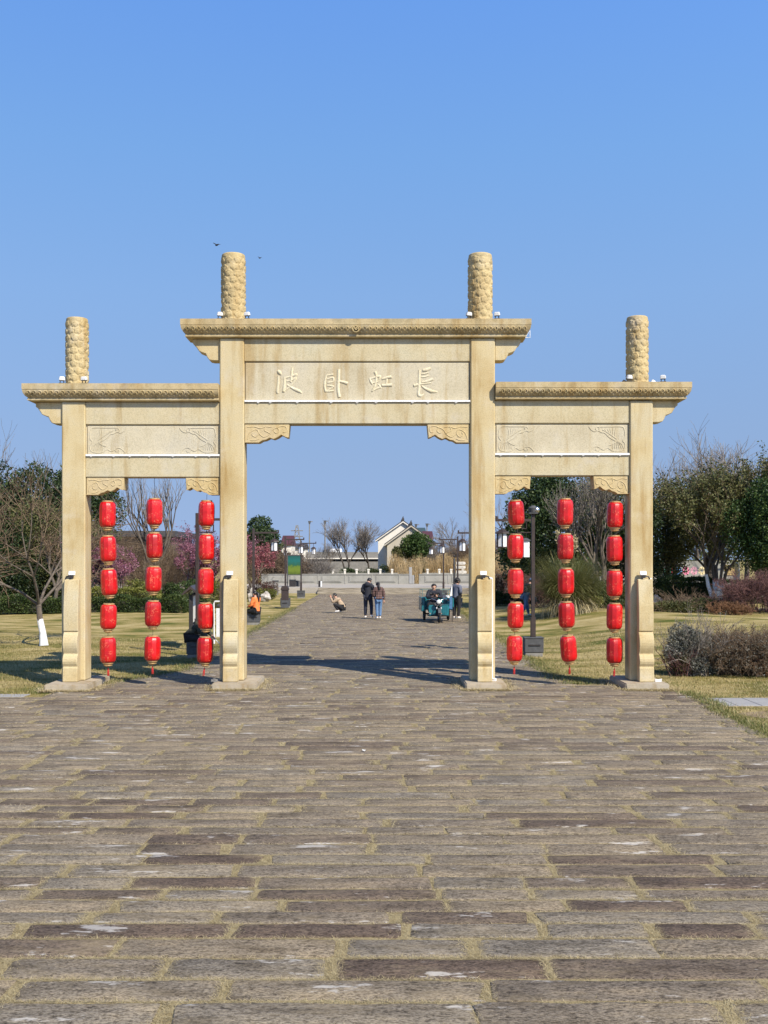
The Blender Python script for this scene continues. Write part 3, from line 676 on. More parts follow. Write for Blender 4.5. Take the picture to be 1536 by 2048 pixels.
# the four brush characters of the name panel: stroke = (points, widths) in enlarged panel coordinates
CH = [
 [([(137, 98), (150, 112), (165, 132)], (8, 15, 6)), ([(143, 140), (140, 200), (134, 262), (140, 278)], (7, 9, 11, 7)), ([(192, 150), (190, 200), (183, 265)], (7, 10, 12)),
  ([(192, 158), (235, 146), (286, 130), (276, 152)], (6, 7, 10, 5)), ([(252, 72), (246, 130), (240, 190)], (7, 10, 7)), ([(205, 184), (245, 176), (280, 158), (262, 192), (225, 232), (196, 256)], (5, 7, 9, 8, 7, 4)), ([(212, 212), (258, 240), (300, 258), (328, 276)], (6, 9, 12, 5))],
 [([(522, 132), (510, 180), (508, 230), (517, 266)], (6, 8, 9, 8)), ([(524, 138), (552, 132), (577, 130)], (6, 6, 7)), ([(528, 168), (560, 156), (576, 158), (572, 186), (530, 194)], (5, 6, 8, 6, 5)),
  ([(526, 216), (556, 220), (582, 226)], (5, 6, 8)), ([(576, 228), (548, 246), (520, 262)], (5, 6, 5)), ([(520, 263), (552, 262), (580, 258)], (6, 7, 8)), ([(618, 88), (616, 180), (614, 250), (624, 308)], (12, 11, 11, 12)), ([(602, 184), (640, 186), (690, 200)], (5, 9, 12))],
 [([(862, 156), (872, 185), (884, 206)], (6, 8, 6)), ([(866, 166), (905, 152), (944, 146), (930, 180)], (5, 8, 11, 6)), ([(884, 198), (915, 190), (940, 180)], (5, 7, 6)), ([(904, 108), (916, 140), (910, 200), (890, 250), (882, 262)], (10, 9, 8, 9, 7)),
  ([(884, 256), (915, 244), (948, 228)], (5, 7, 9)), ([(930, 208), (945, 222), (952, 238)], (5, 7, 4)), ([(962, 166), (1000, 154), (1036, 148)], (8, 10, 12)), ([(1000, 158), (996, 190), (990, 218)], (7, 8, 8)), ([(960, 216), (1000, 214), (1040, 212)], (9, 11, 13))],
 [([(1284, 98), (1315, 92), (1346, 80)], (10, 14, 10)), ([(1256, 94), (1254, 150), (1254, 220), (1248, 285), (1268, 298), (1292, 284)], (9, 9, 10, 11, 9, 4)), ([(1272, 126), (1300, 122), (1326, 114)], (5, 7, 8)), ([(1270, 150), (1300, 148), (1330, 136)], (4, 7, 7)),
  ([(1276, 190), (1318, 184), (1362, 166)], (6, 10, 11)), ([(1212, 218), (1250, 208), (1300, 202), (1348, 196)], (11, 9, 7, 6)), ([(1272, 218), (1305, 242), (1350, 262), (1398, 268)], (6, 9, 13, 5))]]
for ch in CH:
    mb = MB()
    for pts, wd in ch:
        P = [Vector((gxp(520+p[0]/3.938), YL+.020, gzp(715+p[1]/3.938))) for p in pts]; Q, R_ = [], []
        for i in range(len(P)-1):
            a, b0, c0, d0 = P[max(i-1, 0)], P[i], P[i+1], P[min(i+2, len(P)-1)]
            for s in (0, .25, .5, .75):
                Q.append(.5*((2*b0)+(c0-a)*s+(2*a-5*b0+4*c0-d0)*s*s+(3*b0-a-3*c0+d0)*s**3)); R_.append((wd[i]+(wd[i+1]-wd[i])*s)/3.938*.01*1.12)
        Q.append(P[-1]); R_.append(wd[-1]/3.938*.0112); mb.tube(Q, R_, 8, flat=.6, up=(0, -1, 0))
    gb(mb, 'character', m_char, npn, smooth=50)
# corbels under the cornice ends and carved brackets under the lintels
CB = [(0, 0), (0, -.10), (.035, -.115), (.085, -.19), (.125, -.255), (.19, -.285), (.255, -.305), (.285, -.38), (.325, -.435), (.40, -.45), (.535, -.45), (.535, 0)]
for edge, sgn, zt, W in ((384, 1, 676.3, 54.5), (1042, -1, 676.3, 51.5), (69, 1, 803.3, 53.5), (1357.5, -1, 800.3, 51)):
    k = W*.01/.535; P = [(gxp(edge)+sgn*u*k, gzp(zt)+v*.97) for u, v in CB]
    gb(MB().prism(P, YF+.07, YB-.07), 'corbel', m_gran, bevel=.012)
QB = [(0, 0), (.86, 0), (.835, -.245), (.79, -.235), (.70, -.19), (.635, -.235), (.555, -.27), (.48, -.245), (.40, -.285), (.335, -.295), (.27, -.335), (0, -.335)]
QS = [[(.05, -.28), (.10, -.16), (.22, -.10), (.27, -.17), (.21, -.24), (.14, -.20), (.17, -.15)], [(.27, -.17), (.36, -.24), (.46, -.20), (.53, -.11), (.62, -.07), (.66, -.13), (.60, -.17), (.56, -.13)],
      [(.05, -.06), (.18, -.05), (.30, -.08), (.40, -.05), (.52, -.06)], [(.62, -.07), (.70, -.04), (.80, -.06), (.79, -.15), (.73, -.15)], [(.28, -.27), (.20, -.30), (.10, -.30)], [(.40, -.05), (.38, -.12), (.44, -.15), (.50, -.19)]]
for edge, sgn, zt, W, H in ((488.5, 1, 847, 90, 36.5), (940.5, -1, 847, 86, 36.5), (171, 1, 954, 76, 34.5), (438.5, -1, 954, 69, 34.5), (990.5, 1, 951, 72, 35.5), (1259.5, -1, 951, 72, 35.5)):
    k = W*.01/.86; kz = H*.01/.335; P = [(gxp(edge)+sgn*u*k, gzp(zt)+.0+v*kz) for u, v in QB]; P = [(x, z-.003) for x, z in P]
    br = gb(MB().prism(P, YL+.02, YF+YB-YL-.02), 'bracket', m_carve, bevel=.01); mb = MB()
    for cu in QS:
        pts = [Vector((gxp(edge)+sgn*u*k, YL+.018, gzp(zt)+v*kz)) for u, v in cu]; Q = []
        for i in range(len(pts)-1):
            a, b0, c0, d0 = pts[max(i-1, 0)], pts[i], pts[i+1], pts[min(i+2, len(pts)-1)]
            for s in (0, .33, .67): Q.append(.5*((2*b0)+(c0-a)*s+(2*a-5*b0+4*c0-d0)*s*s+(3*b0-a-3*c0+d0)*s**3))
        Q.append(pts[-1]); mb.tube(Q, [.011]*(len(Q)-1)+[.005], 6, flat=.6, up=(0, -1, 0))
    mb.tube([P[1]and (p[0], YL+.018, p[1]) for p in P[2:]], .008, 5, up=(0, -1, 0))
    gb(mb, 'scrollwork', m_carve, br, smooth=50)

# ------------------------------------------------------------------ floodlights and conduits on the archway
def floodlight(x, y, z, tilt, rz, label):
    t = thing('floodlight', label, 'floodlight', (x, y, z), rz, 'floodlights fixed on the archway')
    R = Matrix.Rotation(tilt, 3, 'X')
    MB().tube([(-.035, 0, 0), (-.035, 0, .07), (.035, 0, .07), (.035, 0, 0)], .010, 6).box((0, 0, .006), (.12, .05, .012)).build('bracket', m_dark, t)
    MB().box((0, 0, .105), (.12, .085, .075), R, .82).build('housing', m_white, t, bevel=.012, seg=2)
    MB().box(Vector((0, 0, .105))+R @ Vector((0, .0, -.042)), (.10, .065, .012), R).build('lens', m_dark, t)
for px, zt, d, ti, rz, lb in ((440, 640.5, 20.90, .3, .3, 'left of the inner left cloud finial'), (494, 640.5, 20.90, .2, -.3, 'right of the inner left cloud finial'), (938, 640.5, 20.9, .25, .4, 'left of the inner right cloud finial'), (994, 640.5, 20.9, .25, -.3, 'right of the inner right cloud finial'),
        (124, 769, 20.9, .3, .4, 'left of the outer left cloud finial'), (168, 769, 20.9, .2, -.2, 'right of the outer left cloud finial'), (1259, 766, 20.9, .3, .3, 'left of the outer right cloud finial'), (1326, 766, 20.9, .25, -.3, 'on the end of the right cornice, away from its finial')):
    floodlight((px-768)*d/FOC, d, gzp(zt), ti, rz, 'small white floodlight '+lb)
for px, py, d, lb in ((1248, 766, 20.95, 'black floodlight lying on the right cornice left of its finial'), (1306, 766, 20.95, 'tiny white floodlight tucked against the right side of the outer right finial')):
    t = thing('floodlight', lb, 'floodlight', ((px-768)*d/FOC, d, gzp(py)), 0, 'floodlights fixed on the archway')
    mm = m_dark if px < 1300 else m_white
    MB().prism([(-.055, 0), (.055, 0), (.04, .03), (-.01, .06)], -.03, .03).build('housing', mm, t, bevel=.006); MB().box((0, 0, .004), (.14, .05, .008)).build('bracket', m_dark, t)
for i, (px, lb) in enumerate(((143, 'outer left'), (459, 'inner left'), (967, 'inner right'), (1287, 'outer right'))):
    d = 20.88; x = (px-768)*d/FOC
    t = thing('floodlight', 'white square floodlight on a black arm above the drum stone of the %s column' % lb, 'floodlight', (x, d, 2.16), 0, 'square floodlights above the drum stones')
    sg = -1 if i < 2 else 1
    MB().tube([(-sg*-.12, 0, .0), (sg*.10, 0, .05), (0, 0, .06), (-.03, 0, 0)], .016, 6).box((0, .0, .045), (.07, .05, .05)).build('bracket', m_dark, t)
    R = Matrix.Rotation(-.35, 3, 'X'); MB().box((0, .03, .115), (.13, .05, .085), R).build('housing', m_white, t, bevel=.008); MB().box(Vector((0, .03, .115))+R @ Vector((0, .027, 0)), (.11, .006, .066), R).build('lens', m_glassw, t)
def conduit(pts, r, m, lb):
    o = MB().tube(pts, r, 8).build('conduit', m, None, smooth=50); tag(o, lb, 'conduit', 'cable conduits on the drum stones')
conduit([(gxp(448)-.012, 20.97, .14), (gxp(448)-.012, 20.97, 2.14), (gxp(450), 20.93, 2.18)], .016, m_midgrey, 'grey cable conduit up the left side of the inner left drum stone')
conduit([(1.975+.02+.165, 20.97, .16), (2.16, 20.97, 2.10), (2.15, 20.92, 2.17), (2.08, 20.90, 2.19)], .02, m_white, 'white cable conduit up the right side of the inner right drum stone')
conduit([(5.335, 20.97, 1.66), (5.335, 20.97, 2.12), (5.32, 20.92, 2.17)], .016, m_white, 'short white conduit beside the outer right drum stone')
conduit([(-6.38, 20.97, 1.7), (-6.38, 20.97, 2.12), (-6.33, 20.92, 2.16)], .012, m_white, 'short white conduit beside the outer left drum stone')
tag(MB().box((2.19, 20.93, .155), (.10, .07, .06)).box((2.19, 20.9, .175), (.05, .05, .03)).build('junction_box', m_white, bevel=.006), 'white junction box at the foot of the inner right column', 'junction box')
tag(MB().box((5.43, 20.8, .15), (.13, .05, .05)).tube([(5.40, 20.8, .15), (5.5, 20.78, .18)], .015).build('junction_box', m_white, bevel=.006), 'small white box on the plinth of the outer right column', 'junction box')
tag(MB().box((-3.36, 20.8, .15), (.13, .07, .05)).box((-3.36, 20.78, .18), (.06, .05, .02)).build('junction_box', m_midgrey, bevel=.006), 'small grey box on the plinth of the inner left column', 'junction box')
xb = gxp(1058); tag(MB().tube([(xb, 20.86, gzp(664)), (xb, 20.86, gzp(678)), (xb-.09, 20.86, gzp(678))], .007, 6).tube([(xb, 20.86, gzp(664)), (xb-.09, 20.86, gzp(678))], .004, 6).build('wire_bracket', m_white), 'thin white wire bracket at the right end of the central cornice', 'bracket')

# ------------------------------------------------------------------ red lanterns
LD = 21.22
def lantern(cx, ct, cb, tilt, yaw, tassel, up, label, bay):
    h = (cb-ct)*LD/FOC; zc = Z((ct+cb)/2, LD)
    t = thing('red_lantern', label, 'lantern', (X(cx, LD), LD, zc), 0, bay); t.rotation_euler = (random.uniform(-.03, .03), tilt, yaw)
    H = h/2; R = .164; pr = [(R*.62, -H), (R*.80, -H+.012), (R*.93, -H+.045), (R*.985, -H+.10)]
    pr += [(R*(.985+.015*math.sin(k*PI/6)+.006*math.sin(k*1.9)), -H+.10+(2*H-.20)*k/6) for k in range(1, 6)]
    pr += [(r, -z) for r, z in reversed(pr[:4])]
    n = 12; b_ = MB().lathe(pr, n).build('shade', m_red, t)
    me = b_.data; me.polygons.foreach_set('use_smooth', np.ones(len(me.polygons), bool))
    mk = [e.index for e in me.edges if abs(me.vertices[e.vertices[0]].co.z-me.vertices[e.vertices[1]].co.z) > .004]
    at = me.attributes.new('sharp_edge', 'BOOLEAN', 'EDGE'); fl = np.zeros(len(me.edges), bool); fl[mk] = True; at.data.foreach_set('value', fl)
    MB().lathe([(R*.60, H-.004), (R*.68, H-.002), (R*.68, H+.022), (R*.60, H+.026), (R*.5, H+.014)], 18).build('top_ring', m_gold, t, smooth=40)
    pb = [(R*.60, -H+.004), (R*.66, -H), (R*.66, -H-.02), (R*.50, -H-.026), (R*.48, -H-.04), (R*.54, -H-.046), (R*.54, -H-.06), (R*.34, -H-.068), (R*.30, -H-.08)]
    MB().lathe(pb, 18).build('bottom_ring', m_gold, t, smooth=40)
    MB().tube([(0, 0, H-.01), (0, 0, H+up)], .004, 5).build('hanging_cord', m_dark, t)
    if tassel:
        sw = random.uniform(-.03, .03); tl = .20
        ts = MB().tube([(0, 0, -H-.07), (sw*.4, 0, -H-.13)], .004, 5).sphere((sw*.4, 0, -H-.13), .016)
        for k in range(9): a = k*.7; ts.tube([(sw*.4, 0, -H-.135), (sw*.6+.014*math.cos(a), .014*math.sin(a), -H-.17), (sw+.018*math.cos(a), .018*math.sin(a), -H-.07-tl)], [.005, .006, .003], 4)
        ts.build('tassel', m_tassel, t)
STR = [('beside the outer left column', 'lanterns hanging in the left bay', [(215, 1003, 1054), (216, 1072, 1123), (218, 1138, 1190), (217, 1208, 1257.5), (216, 1274, 1325)]),
       ('down the middle of the left bay', 'lanterns hanging in the left bay', [(309, 998, 1050), (308.5, 1066, 1116), (307, 1133, 1183), (306, 1202, 1252), (305, 1272, 1321)]),
       ('beside the inner left column', 'lanterns hanging in the left bay', [(413, 1002, 1052), (413, 1069, 1120), (411.5, 1137, 1189), (411, 1206, 1257), (410, 1274, 1325)]),
       ('beside the inner right column', 'lanterns hanging in the right bay', [(1032, 1001, 1050), (1031, 1069, 1118), (1031, 1138, 1189), (1031, 1205, 1255.5), (1029, 1271, 1322)]),
       ('down the middle of the right bay', 'lanterns hanging in the right bay', [(1130, 998, 1050), (1131, 1068, 1119), (1132, 1137, 1188), (1133, 1204, 1254.5), (1137, 1271, 1322)]),
       ('beside the outer right column', 'lanterns hanging in the right bay', [(1230, 1004, 1055), (1229, 1072, 1123), (1229, 1140, 1192), (1229, 1207, 1258), (1229, 1275, 1325.5)])]
TILT = {(3, 0): .09, (4, 4): .10, (0, 2): .05, (4, 3): .04, (3, 4): -.03}
for si, (wh, bay, ls) in enumerate(STR):
    for k, (cx, ct, cb) in enumerate(ls):
        up = .165 if k else (Z((990 if si in (0, 2, 3, 5) else (954 if si < 3 else 951)), LD)-Z(ct, LD)+.02)
        pos = ('topmost', 'second from the top', 'third from the top', 'fourth from the top', 'lowest')[k]
        lantern(cx, ct+1, cb, -TILT.get((si, k), random.uniform(-.03, .03)), random.uniform(0, .9), k == 4, up,
                'red lantern, %s in the string %s' % (pos+(' with a tassel' if k == 4 else ''), wh), bay)
# ------------------------------------------------------------------ parapet, railing, far buildings
par = thing('parapet_wall', 'grey stone parapet wall with recessed panels beyond the steps', 'wall', (0, 91, .4))
PO = (0, 91, .4)
for x0, x1 in ((-10.6, 2.15), (3.03, 30)):
    MB().bounds(x0, x1, 90.9, 91.25, .4, 1.19).build('wall', m_conc, par, off=PO)
    MB().bounds(x0-.03, x1+.03, 90.84, 91.31, 1.192, 1.26).build('coping', m_conc, par, off=PO, bevel=.02)
    x = x0+.5
    while x < min(x1, 14)-1.9:
        p = MB().bounds(x, x+1.75, 90.86, 90.898, .55, 1.10).build('panel_frame', m_conc, par, off=PO, bevel=.008)
        MB().bounds(x+.09, x+1.66, 90.835, 90.858, .63, 1.02).build('panel', m_conc, p, off=PO, bevel=.01)
        MB().bounds(x+1.99, x+2.11, 90.865, 90.898, .42, 1.185).build('pilaster', m_conc, par, off=PO, bevel=.008); x += 2.34
MB().bounds(2.16, 2.42, 90.85, 91.3, .4, 1.85).bounds(2.42, 2.62, 90.85, 91.3, .4, 1.15).build('gate_post', m_strip, par, off=PO, bevel=.03)
rl = thing('canal_railing', 'white stone post railing along the far bank of the canal', 'railing', (0, 112, .3)); RO = (0, 112, .3)
x = -13.0; post0 = None
while x < 14:
    if not (2.9 < x < 4.6 and False):
        MB().bounds(x-.11, x+.11, 111.9, 112.1, .3, 1.32).bounds(x-.14, x+.14, 111.87, 112.13, 1.322, 1.50).build('post', m_wallw, rl, off=RO, bevel=.02)
        MB().bounds(x+.115, x+1.145, 111.95, 112.05, .95, 1.08).bounds(x+.115, x+1.145, 111.96, 112.04, .45, .80).build('rail', m_conc, rl, off=RO)
    x += 1.26
def house(loc, w, hd, ze, zr, mwall, mroof, label, win=True):
    t = thing('gabled_house', label, 'house', loc)
    MB().prism([(-w/2, 0), (w/2, 0), (w/2, ze), (0, zr-.25), (-w/2, ze)], 0, hd).build('wall', mwall, t)
    for s in (-1, 1):
        r = MB().prism([(s*(w/2+.35), ze-.25), (s*(w/2+.35), ze-.06), (0, zr+.06), (0, zr-.14)], -.3, hd+.3).build('roof', mroof, t)
        MB().prism([(s*(w/2+.36), ze-.36), (s*(w/2+.36), ze-.2), (0, zr-.1), (0, zr-.26)], -.36, -.302).build('verge', mwall, r)
    rg = MB().bounds(-.16, .16, -.35, hd+.35, zr+.0, zr+.24).build('ridge', mroof, t)
    for y in (0, .9): MB().prism([(-.14, zr+.24), (.14, zr+.24), (.04, zr+.48), (.10, zr+.56), (-.04, zr+.52)], y-.3, y-.18).build('ridge_ornament', mroof, rg)
    if win:
        f = MB().bounds(.25, 1.15, -.05, -.003, ze+.05, ze+1.0).build('window', m_wallw, t); MB().bounds(.33, 1.07, -.07, -.052, ze+.35, ze+.92).build('pane', m_dark, f)
        MB().bounds(.05, 1.35, -.35, -.005, ze+1.05, ze+1.16).build('window_hood', mroof, t)
    return t
house((X(822, 130), 130, .3), 5.9, 9, 4.2, 6.5, m_wallh, m_roof, 'grey-beige gabled house behind the round evergreen across the canal')
house((X(806, 139), 139, .3), 6.6, 9, 4.9, 7.35, m_wallw, m_roof, 'white gabled house with a dark roof just behind the beige one', False)
def lowhouse(px0, px1, d, pyr, pye, dep, mw, mr, label):
    x0, x1 = X(px0, d), X(px1, d); t = thing('low_house', label, 'house', ((x0+x1)/2, d, .3)); w2 = (x1-x0)/2; zr, ze = Z(pyr, d)-.3, Z(pye, d)-.3
    MB().bounds(-w2+.15, w2-.15, .1, dep, 0, ze).build('wall', mw, t)
    MB().prism([(-.2, ze), (dep/2, zr), (dep+.2, ze), (dep+.2, ze-.15), (-.2, ze-.15)], -w2, w2, 'x').build('roof', mr, t)
    for s in (-w2*.5, w2*.3): f = MB().bounds(s-.5, s+.5, .03, .098, ze*.35, ze*.75).build('window', m_wallw, t); MB().bounds(s-.42, s+.42, .0, .028, ze*.4, ze*.72).build('pane', m_dark, f)
lowhouse(846, 867, 150, 1061, 1077, 7, m_wallw, m_maroon, 'house with a maroon roof right of the round evergreen')
lowhouse(826, 852, 165, 1054, 1063, 7, m_conc, mat('teal_roof', [(.03, .06, .065), (.05, .085, .09)], 3, .7), 'house with a dull teal roof peeping over the round evergreen')
lowhouse(561, 584, 150, 1070, 1088, 7, m_wallw, m_maroon, 'house with a maroon roof left of the green poster')
lowhouse(583, 612, 175, 1086, 1096, 7, m_wallw, m_roof, 'pale low house behind the left lanterns of the lamp posts')
# long grey bridge / embankment far behind
bd = 160; t = thing('river_bridge', 'long low grey concrete bridge across the distance', 'bridge', (X(690, bd), bd, 0)); bo = (X(690, bd), bd, 0)
MB().bounds(X(612, bd), X(790, bd), bd, bd+8, Z(1116, bd), Z(1104, bd)).build('parapet', m_midgrey, t, off=bo)
MB().bounds(X(612, bd), X(790, bd), bd-.5, bd+8.5, Z(1118, bd), Z(1115.9, bd)).build('deck', m_wallw, t, off=bo)
MB().bounds(X(612, bd), X(790, bd), bd+2, bd+7, Z(1123, bd), Z(1118.1, bd)).build('girder', m_midgrey, t, off=bo)
MB().bounds(X(612, bd), X(790, bd), bd-.3, bd+8, .2, Z(1123.1, bd)).build('abutment', m_midgrey, t, off=bo)
tt = thing('parked_truck', 'small white vehicle top on the distant bridge', 'truck', (X(672, bd+4), bd+4, Z(1116, bd)), 0)
MB().bounds(-.9, .9, -.7, .7, .7, 1.45).build('body', m_white, tt, bevel=.1); MB().bounds(-.85, .3, -.6, .6, .2, .69).build('chassis', m_dark, tt)
for px, py, d, lb in ((619, 1042, 190, 'tall thin floodlight mast left of its twin above the bridge'), (650, 1041, 180, 'tall thin floodlight mast right of its twin above the bridge'), (832, 1048, 180, 'floodlight mast just over the roof of the beige house'), (854, 1047, 175, 'floodlight mast above the maroon roof on the right')):
    t = thing('floodlight_mast', lb, 'light mast', (X(px, d), d, 0), 0, 'tall floodlight masts beyond the canal'); zt = Z(py, d)
    MB().lathe([(.16, 0), (.09, zt)], 8).build('pole', m_midgrey, t, smooth=40)
    MB().prism([(-.26, zt), (.26, zt), (.15, zt-.5), (-.15, zt-.5)], -.15, .15).build('lamp_head', m_grey, t); MB().bounds(.27, .55, -.12, .12, zt-.2, zt-.05).build('lamp', m_midgrey, t)
d = 420; t = thing('lattice_pylon', 'faint lattice pylon on the horizon behind the lamp posts', 'pylon', (X(594, d), d, 0)); zt = Z(1050, d); mb = MB(); wd = [(2.6, 0), (1.9, zt*.45), (1.0, zt*.7), (.35, zt)]
for sx, sy in ((-1, -1), (1, -1), (1, 1), (-1, 1)): mb.tube([(sx*w_, sy*w_, z) for w_, z in wd], .16, 4)
for k in range(9):
    z0, z1 = zt*k/9, zt*(k+1)/9; f = lambda z: np.interp(z, [a[1] for a in wd], [a[0] for a in wd])
    for s in (-1, 1): mb.tube([(-s*f(z0), -f(z0), z0), (s*f(z1), -f(z1), z1)], .11, 4)
mb.build('mast', m_midgrey, t)
for z in (.72, .86): MB().tube([(-2.4, 0, zt*z), (2.4, 0, zt*z)], .16, 4).build('cross_arm', m_midgrey, t)
# long dark-roofed hall on the left, painted wall on the right
d = 88; x0, x1 = X(150, d), X(345, d); zr = Z(1062, d); t = thing('long_hall', 'long low brown hall with a flat dark roof line behind the left lanterns', 'building', ((x0+x1)/2, d, 0)); ho = ((x0+x1)/2, d, 0)
MB().bounds(x0, x1, d, d+9, -.3, zr-.5).build('wall', mat('brown_hall_wall', [(.10, .075, .055), (.16, .125, .095)], 1, .9), t, off=ho); MB().bounds(x0-.6, x1+.3, d-.6, d+9.5, zr-.49, zr).build('roof', m_roof, t, off=ho)
for k in range(6): MB().bounds(x0+.8+k*1.3, x0+1.5+k*1.3, d-.04, d-.003, .9, 2.6).build('window', m_dark, t, off=ho)
d = 72; x0, x1 = X(1328, d), X(1480, d); t = thing('painted_wall', 'garden wall with colourful painted flowers behind the whitewashed multi-stem tree', 'wall', ((x0+x1)/2, d, 0)); ho = ((x0+x1)/2, d, 0)
MB().bounds(x0, x1, d, d+.25, -.3, Z(1122, d)).build('wall', m_conc, t, off=ho)  # grey in place of white: tree shade put into the wall's colour
for px, c in ((1336, (.05, .35, .22)), (1349, (.45, .06, .08)), (1357, (.10, .25, .5)), (1372, (.55, .16, .25)), (1388, (.5, .25, .3)), (1404, (.55, .45, .25)), (1418, (.3, .1, .2))):
    mb = MB(); cx = X(px, d)
    for k in range(7): a = k*2*PI/7; mb.lathe([(.10, 0), (.09, .02)], 8, (cx+.16*math.cos(a), d-.003, 1.75+.2*math.sin(a)), 'y')
    mb.build('painted_flower', mat('mural_paint', [c, tuple(min(1, v*1.6) for v in c)], 9, .8), t, off=ho)
yb = mat('yellow_brick', [(.36, .25, .10), (.48, .35, .16)], 6, .9)
for r in range(5):
    for k in range(5): MB().bounds(X(1448, d)+k*.19+(r % 2)*.09, X(1448, d)+k*.19+.17+(r % 2)*.09, d-.06, d-.003, 1.45+r*.15, 1.57+r*.15).build('brick', yb, t, off=ho)

# ------------------------------------------------------------------ lamp posts
def lamp_post(x, y, side, label, base_h=.5, arm=.82):
    t = thing('lamp_post', label, 'lamp post', (x, y, float(gz(x, y))-.02), 0, 'brown lamp posts with hanging lanterns along the path')
    b = MB().bounds(-.25, .25, -.22, .22, .13, base_h).build('base_box', m_grey, t, bevel=.015); MB().bounds(-.23, .23, -.20, .20, 0, .128).build('plinth', m_midgrey, t, bevel=.01)
    MB().bounds(-.14, .16, -.24, -.2205, .31, .345).build('slot', m_dark, b); MB().bounds(-.262, .262, -.232, .232, base_h+.001, base_h+.03).build('cap', m_grey, b, bevel=.006)
    MB().bounds(-.065, .065, -.065, .065, base_h+.031, 1.05).build('sleeve', m_brown, t, bevel=.008)
    MB().bounds(-.045, .045, -.045, .045, 1.051, 3.80).build('pole', m_brown, t, bevel=.008)
    s = side; MB().bounds(*sorted((-s*.0+s*.058, s*(arm+.18))), -.03, .03, 3.60, 3.665).bounds(*sorted((s*(arm+.12), s*(arm+.18))), -.03, .03, 3.665, 3.74).build('arm', m_brown, t)
    fr = MB()
    for xa, za, xb_, zb in ((.06, 3.30, .42, 3.30), (.42, 3.30, .42, 3.50), (.42, 3.50, .30, 3.50), (.30, 3.50, .30, 3.40), (.30, 3.40, .18, 3.40), (.18, 3.40, .18, 3.60)): fr.tube([(s*xa, 0, za), (s*xb_, 0, zb)], .016, 4)
    fr.build('fretwork', m_brown, t)
    ln = MB().lathe([(.135, 2.93), (.135, 3.27)], 6, (s*arm, 0, 0), rot=PI/6).build('lantern', m_glassw, t)
    MB().lathe([(.155, 2.90), (.155, 2.929)], 6, (s*arm, 0, 0), rot=PI/6).build('lantern_base', m_brown, ln)
    MB().lathe([(.215, 3.275), (.20, 3.30), (.07, 3.385), (.03, 3.40)], 6, (s*arm, 0, 0), rot=PI/6).build('lantern_roof', m_brown, ln)
    mb = MB()
    for k in range(6): a = PI/6+k*PI/3; mb.tube([(s*arm+.142*math.cos(a), .142*math.sin(a), 2.93), (s*arm+.142*math.cos(a), .142*math.sin(a), 3.274)], .014, 4)
    mb.build('lantern_frame', m_brown, ln); MB().tube([(s*arm, 0, 3.40), (s*arm, 0, 3.61)], .014, 5).build('hanger', m_brown, ln)
    return t
for k, (y, nm) in enumerate(((27.9, 'nearest lamp post on the right lawn, seen between the right-bay lanterns'), (41.6, 'right-hand lamp post hidden behind the inner right column but for its lantern'), (55.6, 'thin right-hand lamp post rising behind the woman in grey'), (69.4, 'farthest right-hand lamp post, short and behind the tricycle driver'))):
    a = lamp_post((3.96, 3.92, 3.9, 3.93)[k], y, -1, nm)
    if k == 0:
        s2 = MB().lathe([(.11, 2.65), (.11, 3.08)], 6, (-.2, 0, 0)).build('lantern', m_glassw, a); MB().lathe([(.16, 3.085), (.04, 3.16)], 6, (-.2, 0, 0)).build('lantern_roof', m_grey, s2); MB().bounds(-.2, -.058, -.015, .015, 2.9, 2.93).build('bracket', m_brown, s2)
        fl = MB().bounds(-.12, .12, -.12, .12, 3.802, 3.83).build('spotlight', m_grey, a); MB().lathe([(.11, 3.84), (.13, 3.95), (.05, 4.02)], 12, (0, 0, 0)).build('hood', m_grey, fl, smooth=40); MB().sphere((.08, -.05, 3.90), (.09, .07, .09)).build('lens', m_chrome, fl, smooth=60)
for k, (y, nm) in enumerate(((27.4, 'nearest lamp post on the left lawn, behind the lantern string by the inner left column'), (41.2, 'left-hand lamp post that the woman in orange sits beside'), (55.6, 'left-hand lamp post with the brown litter bin at its foot'), (69.0, 'farthest left-hand lamp post, right of the green poster'))):
    lamp_post((-4.87, -5.12, -5.22, -5.45)[k], y, 1, nm)
lamp_post(X(552, 93), 93, 1, 'dim lamp post far left behind the grey information pillar', .45)
# bins, pillars, poster, signpost
x, y, z = ground(570, 1213); t = thing('litter_bin', 'dark brown litter bin with a hooded lid in front of the third left lamp post', 'bin', (X(570, 54.6), 54.6, 0))
MB().bounds(-.19, .19, -.17, .17, .02, .42).build('base_box', m_grey, t, bevel=.01); MB().bounds(-.18, .18, -.16, .16, .421, .95).build('body', m_brown, t, bevel=.01)
MB().bounds(-.21, .21, -.19, .19, .951, 1.0).prism([(-.21, 1.001), (.21, 1.001), (.15, 1.16), (-.15, 1.16)], -.18, .18).build('lid', m_brown, t, bevel=.008); MB().bounds(-.12, .12, -.19, -.171, .25, .30).build('slot', m_dark, t)
x, y, z = ground(551, 1190); t = thing('information_pillar', 'grey information pillar with two white labels on the left lawn', 'pillar', (x, y, z))
MB().bounds(-.2, .2, -.15, .15, 0, .95).build('body', m_midgrey, t, bevel=.01); MB().bounds(-.22, .22, -.17, .17, .951, 1.05).build('cap', m_grey, t, bevel=.01)
for a in (.3, .65): MB().bounds(-.05, .05, -.17, -.151, a, a+.18).build('label_plate', m_white, t)
t = thing('planter_box', 'black box planter on the promenade below the green poster', 'planter', (X(585, 82), 82, .4)); MB().bounds(-.24, .24, -.2, .2, 0, .5).build('body', m_dark, t, bevel=.01); MB().bounds(-.27, .27, -.23, .23, .501, .56).build('rim', m_grey, t)
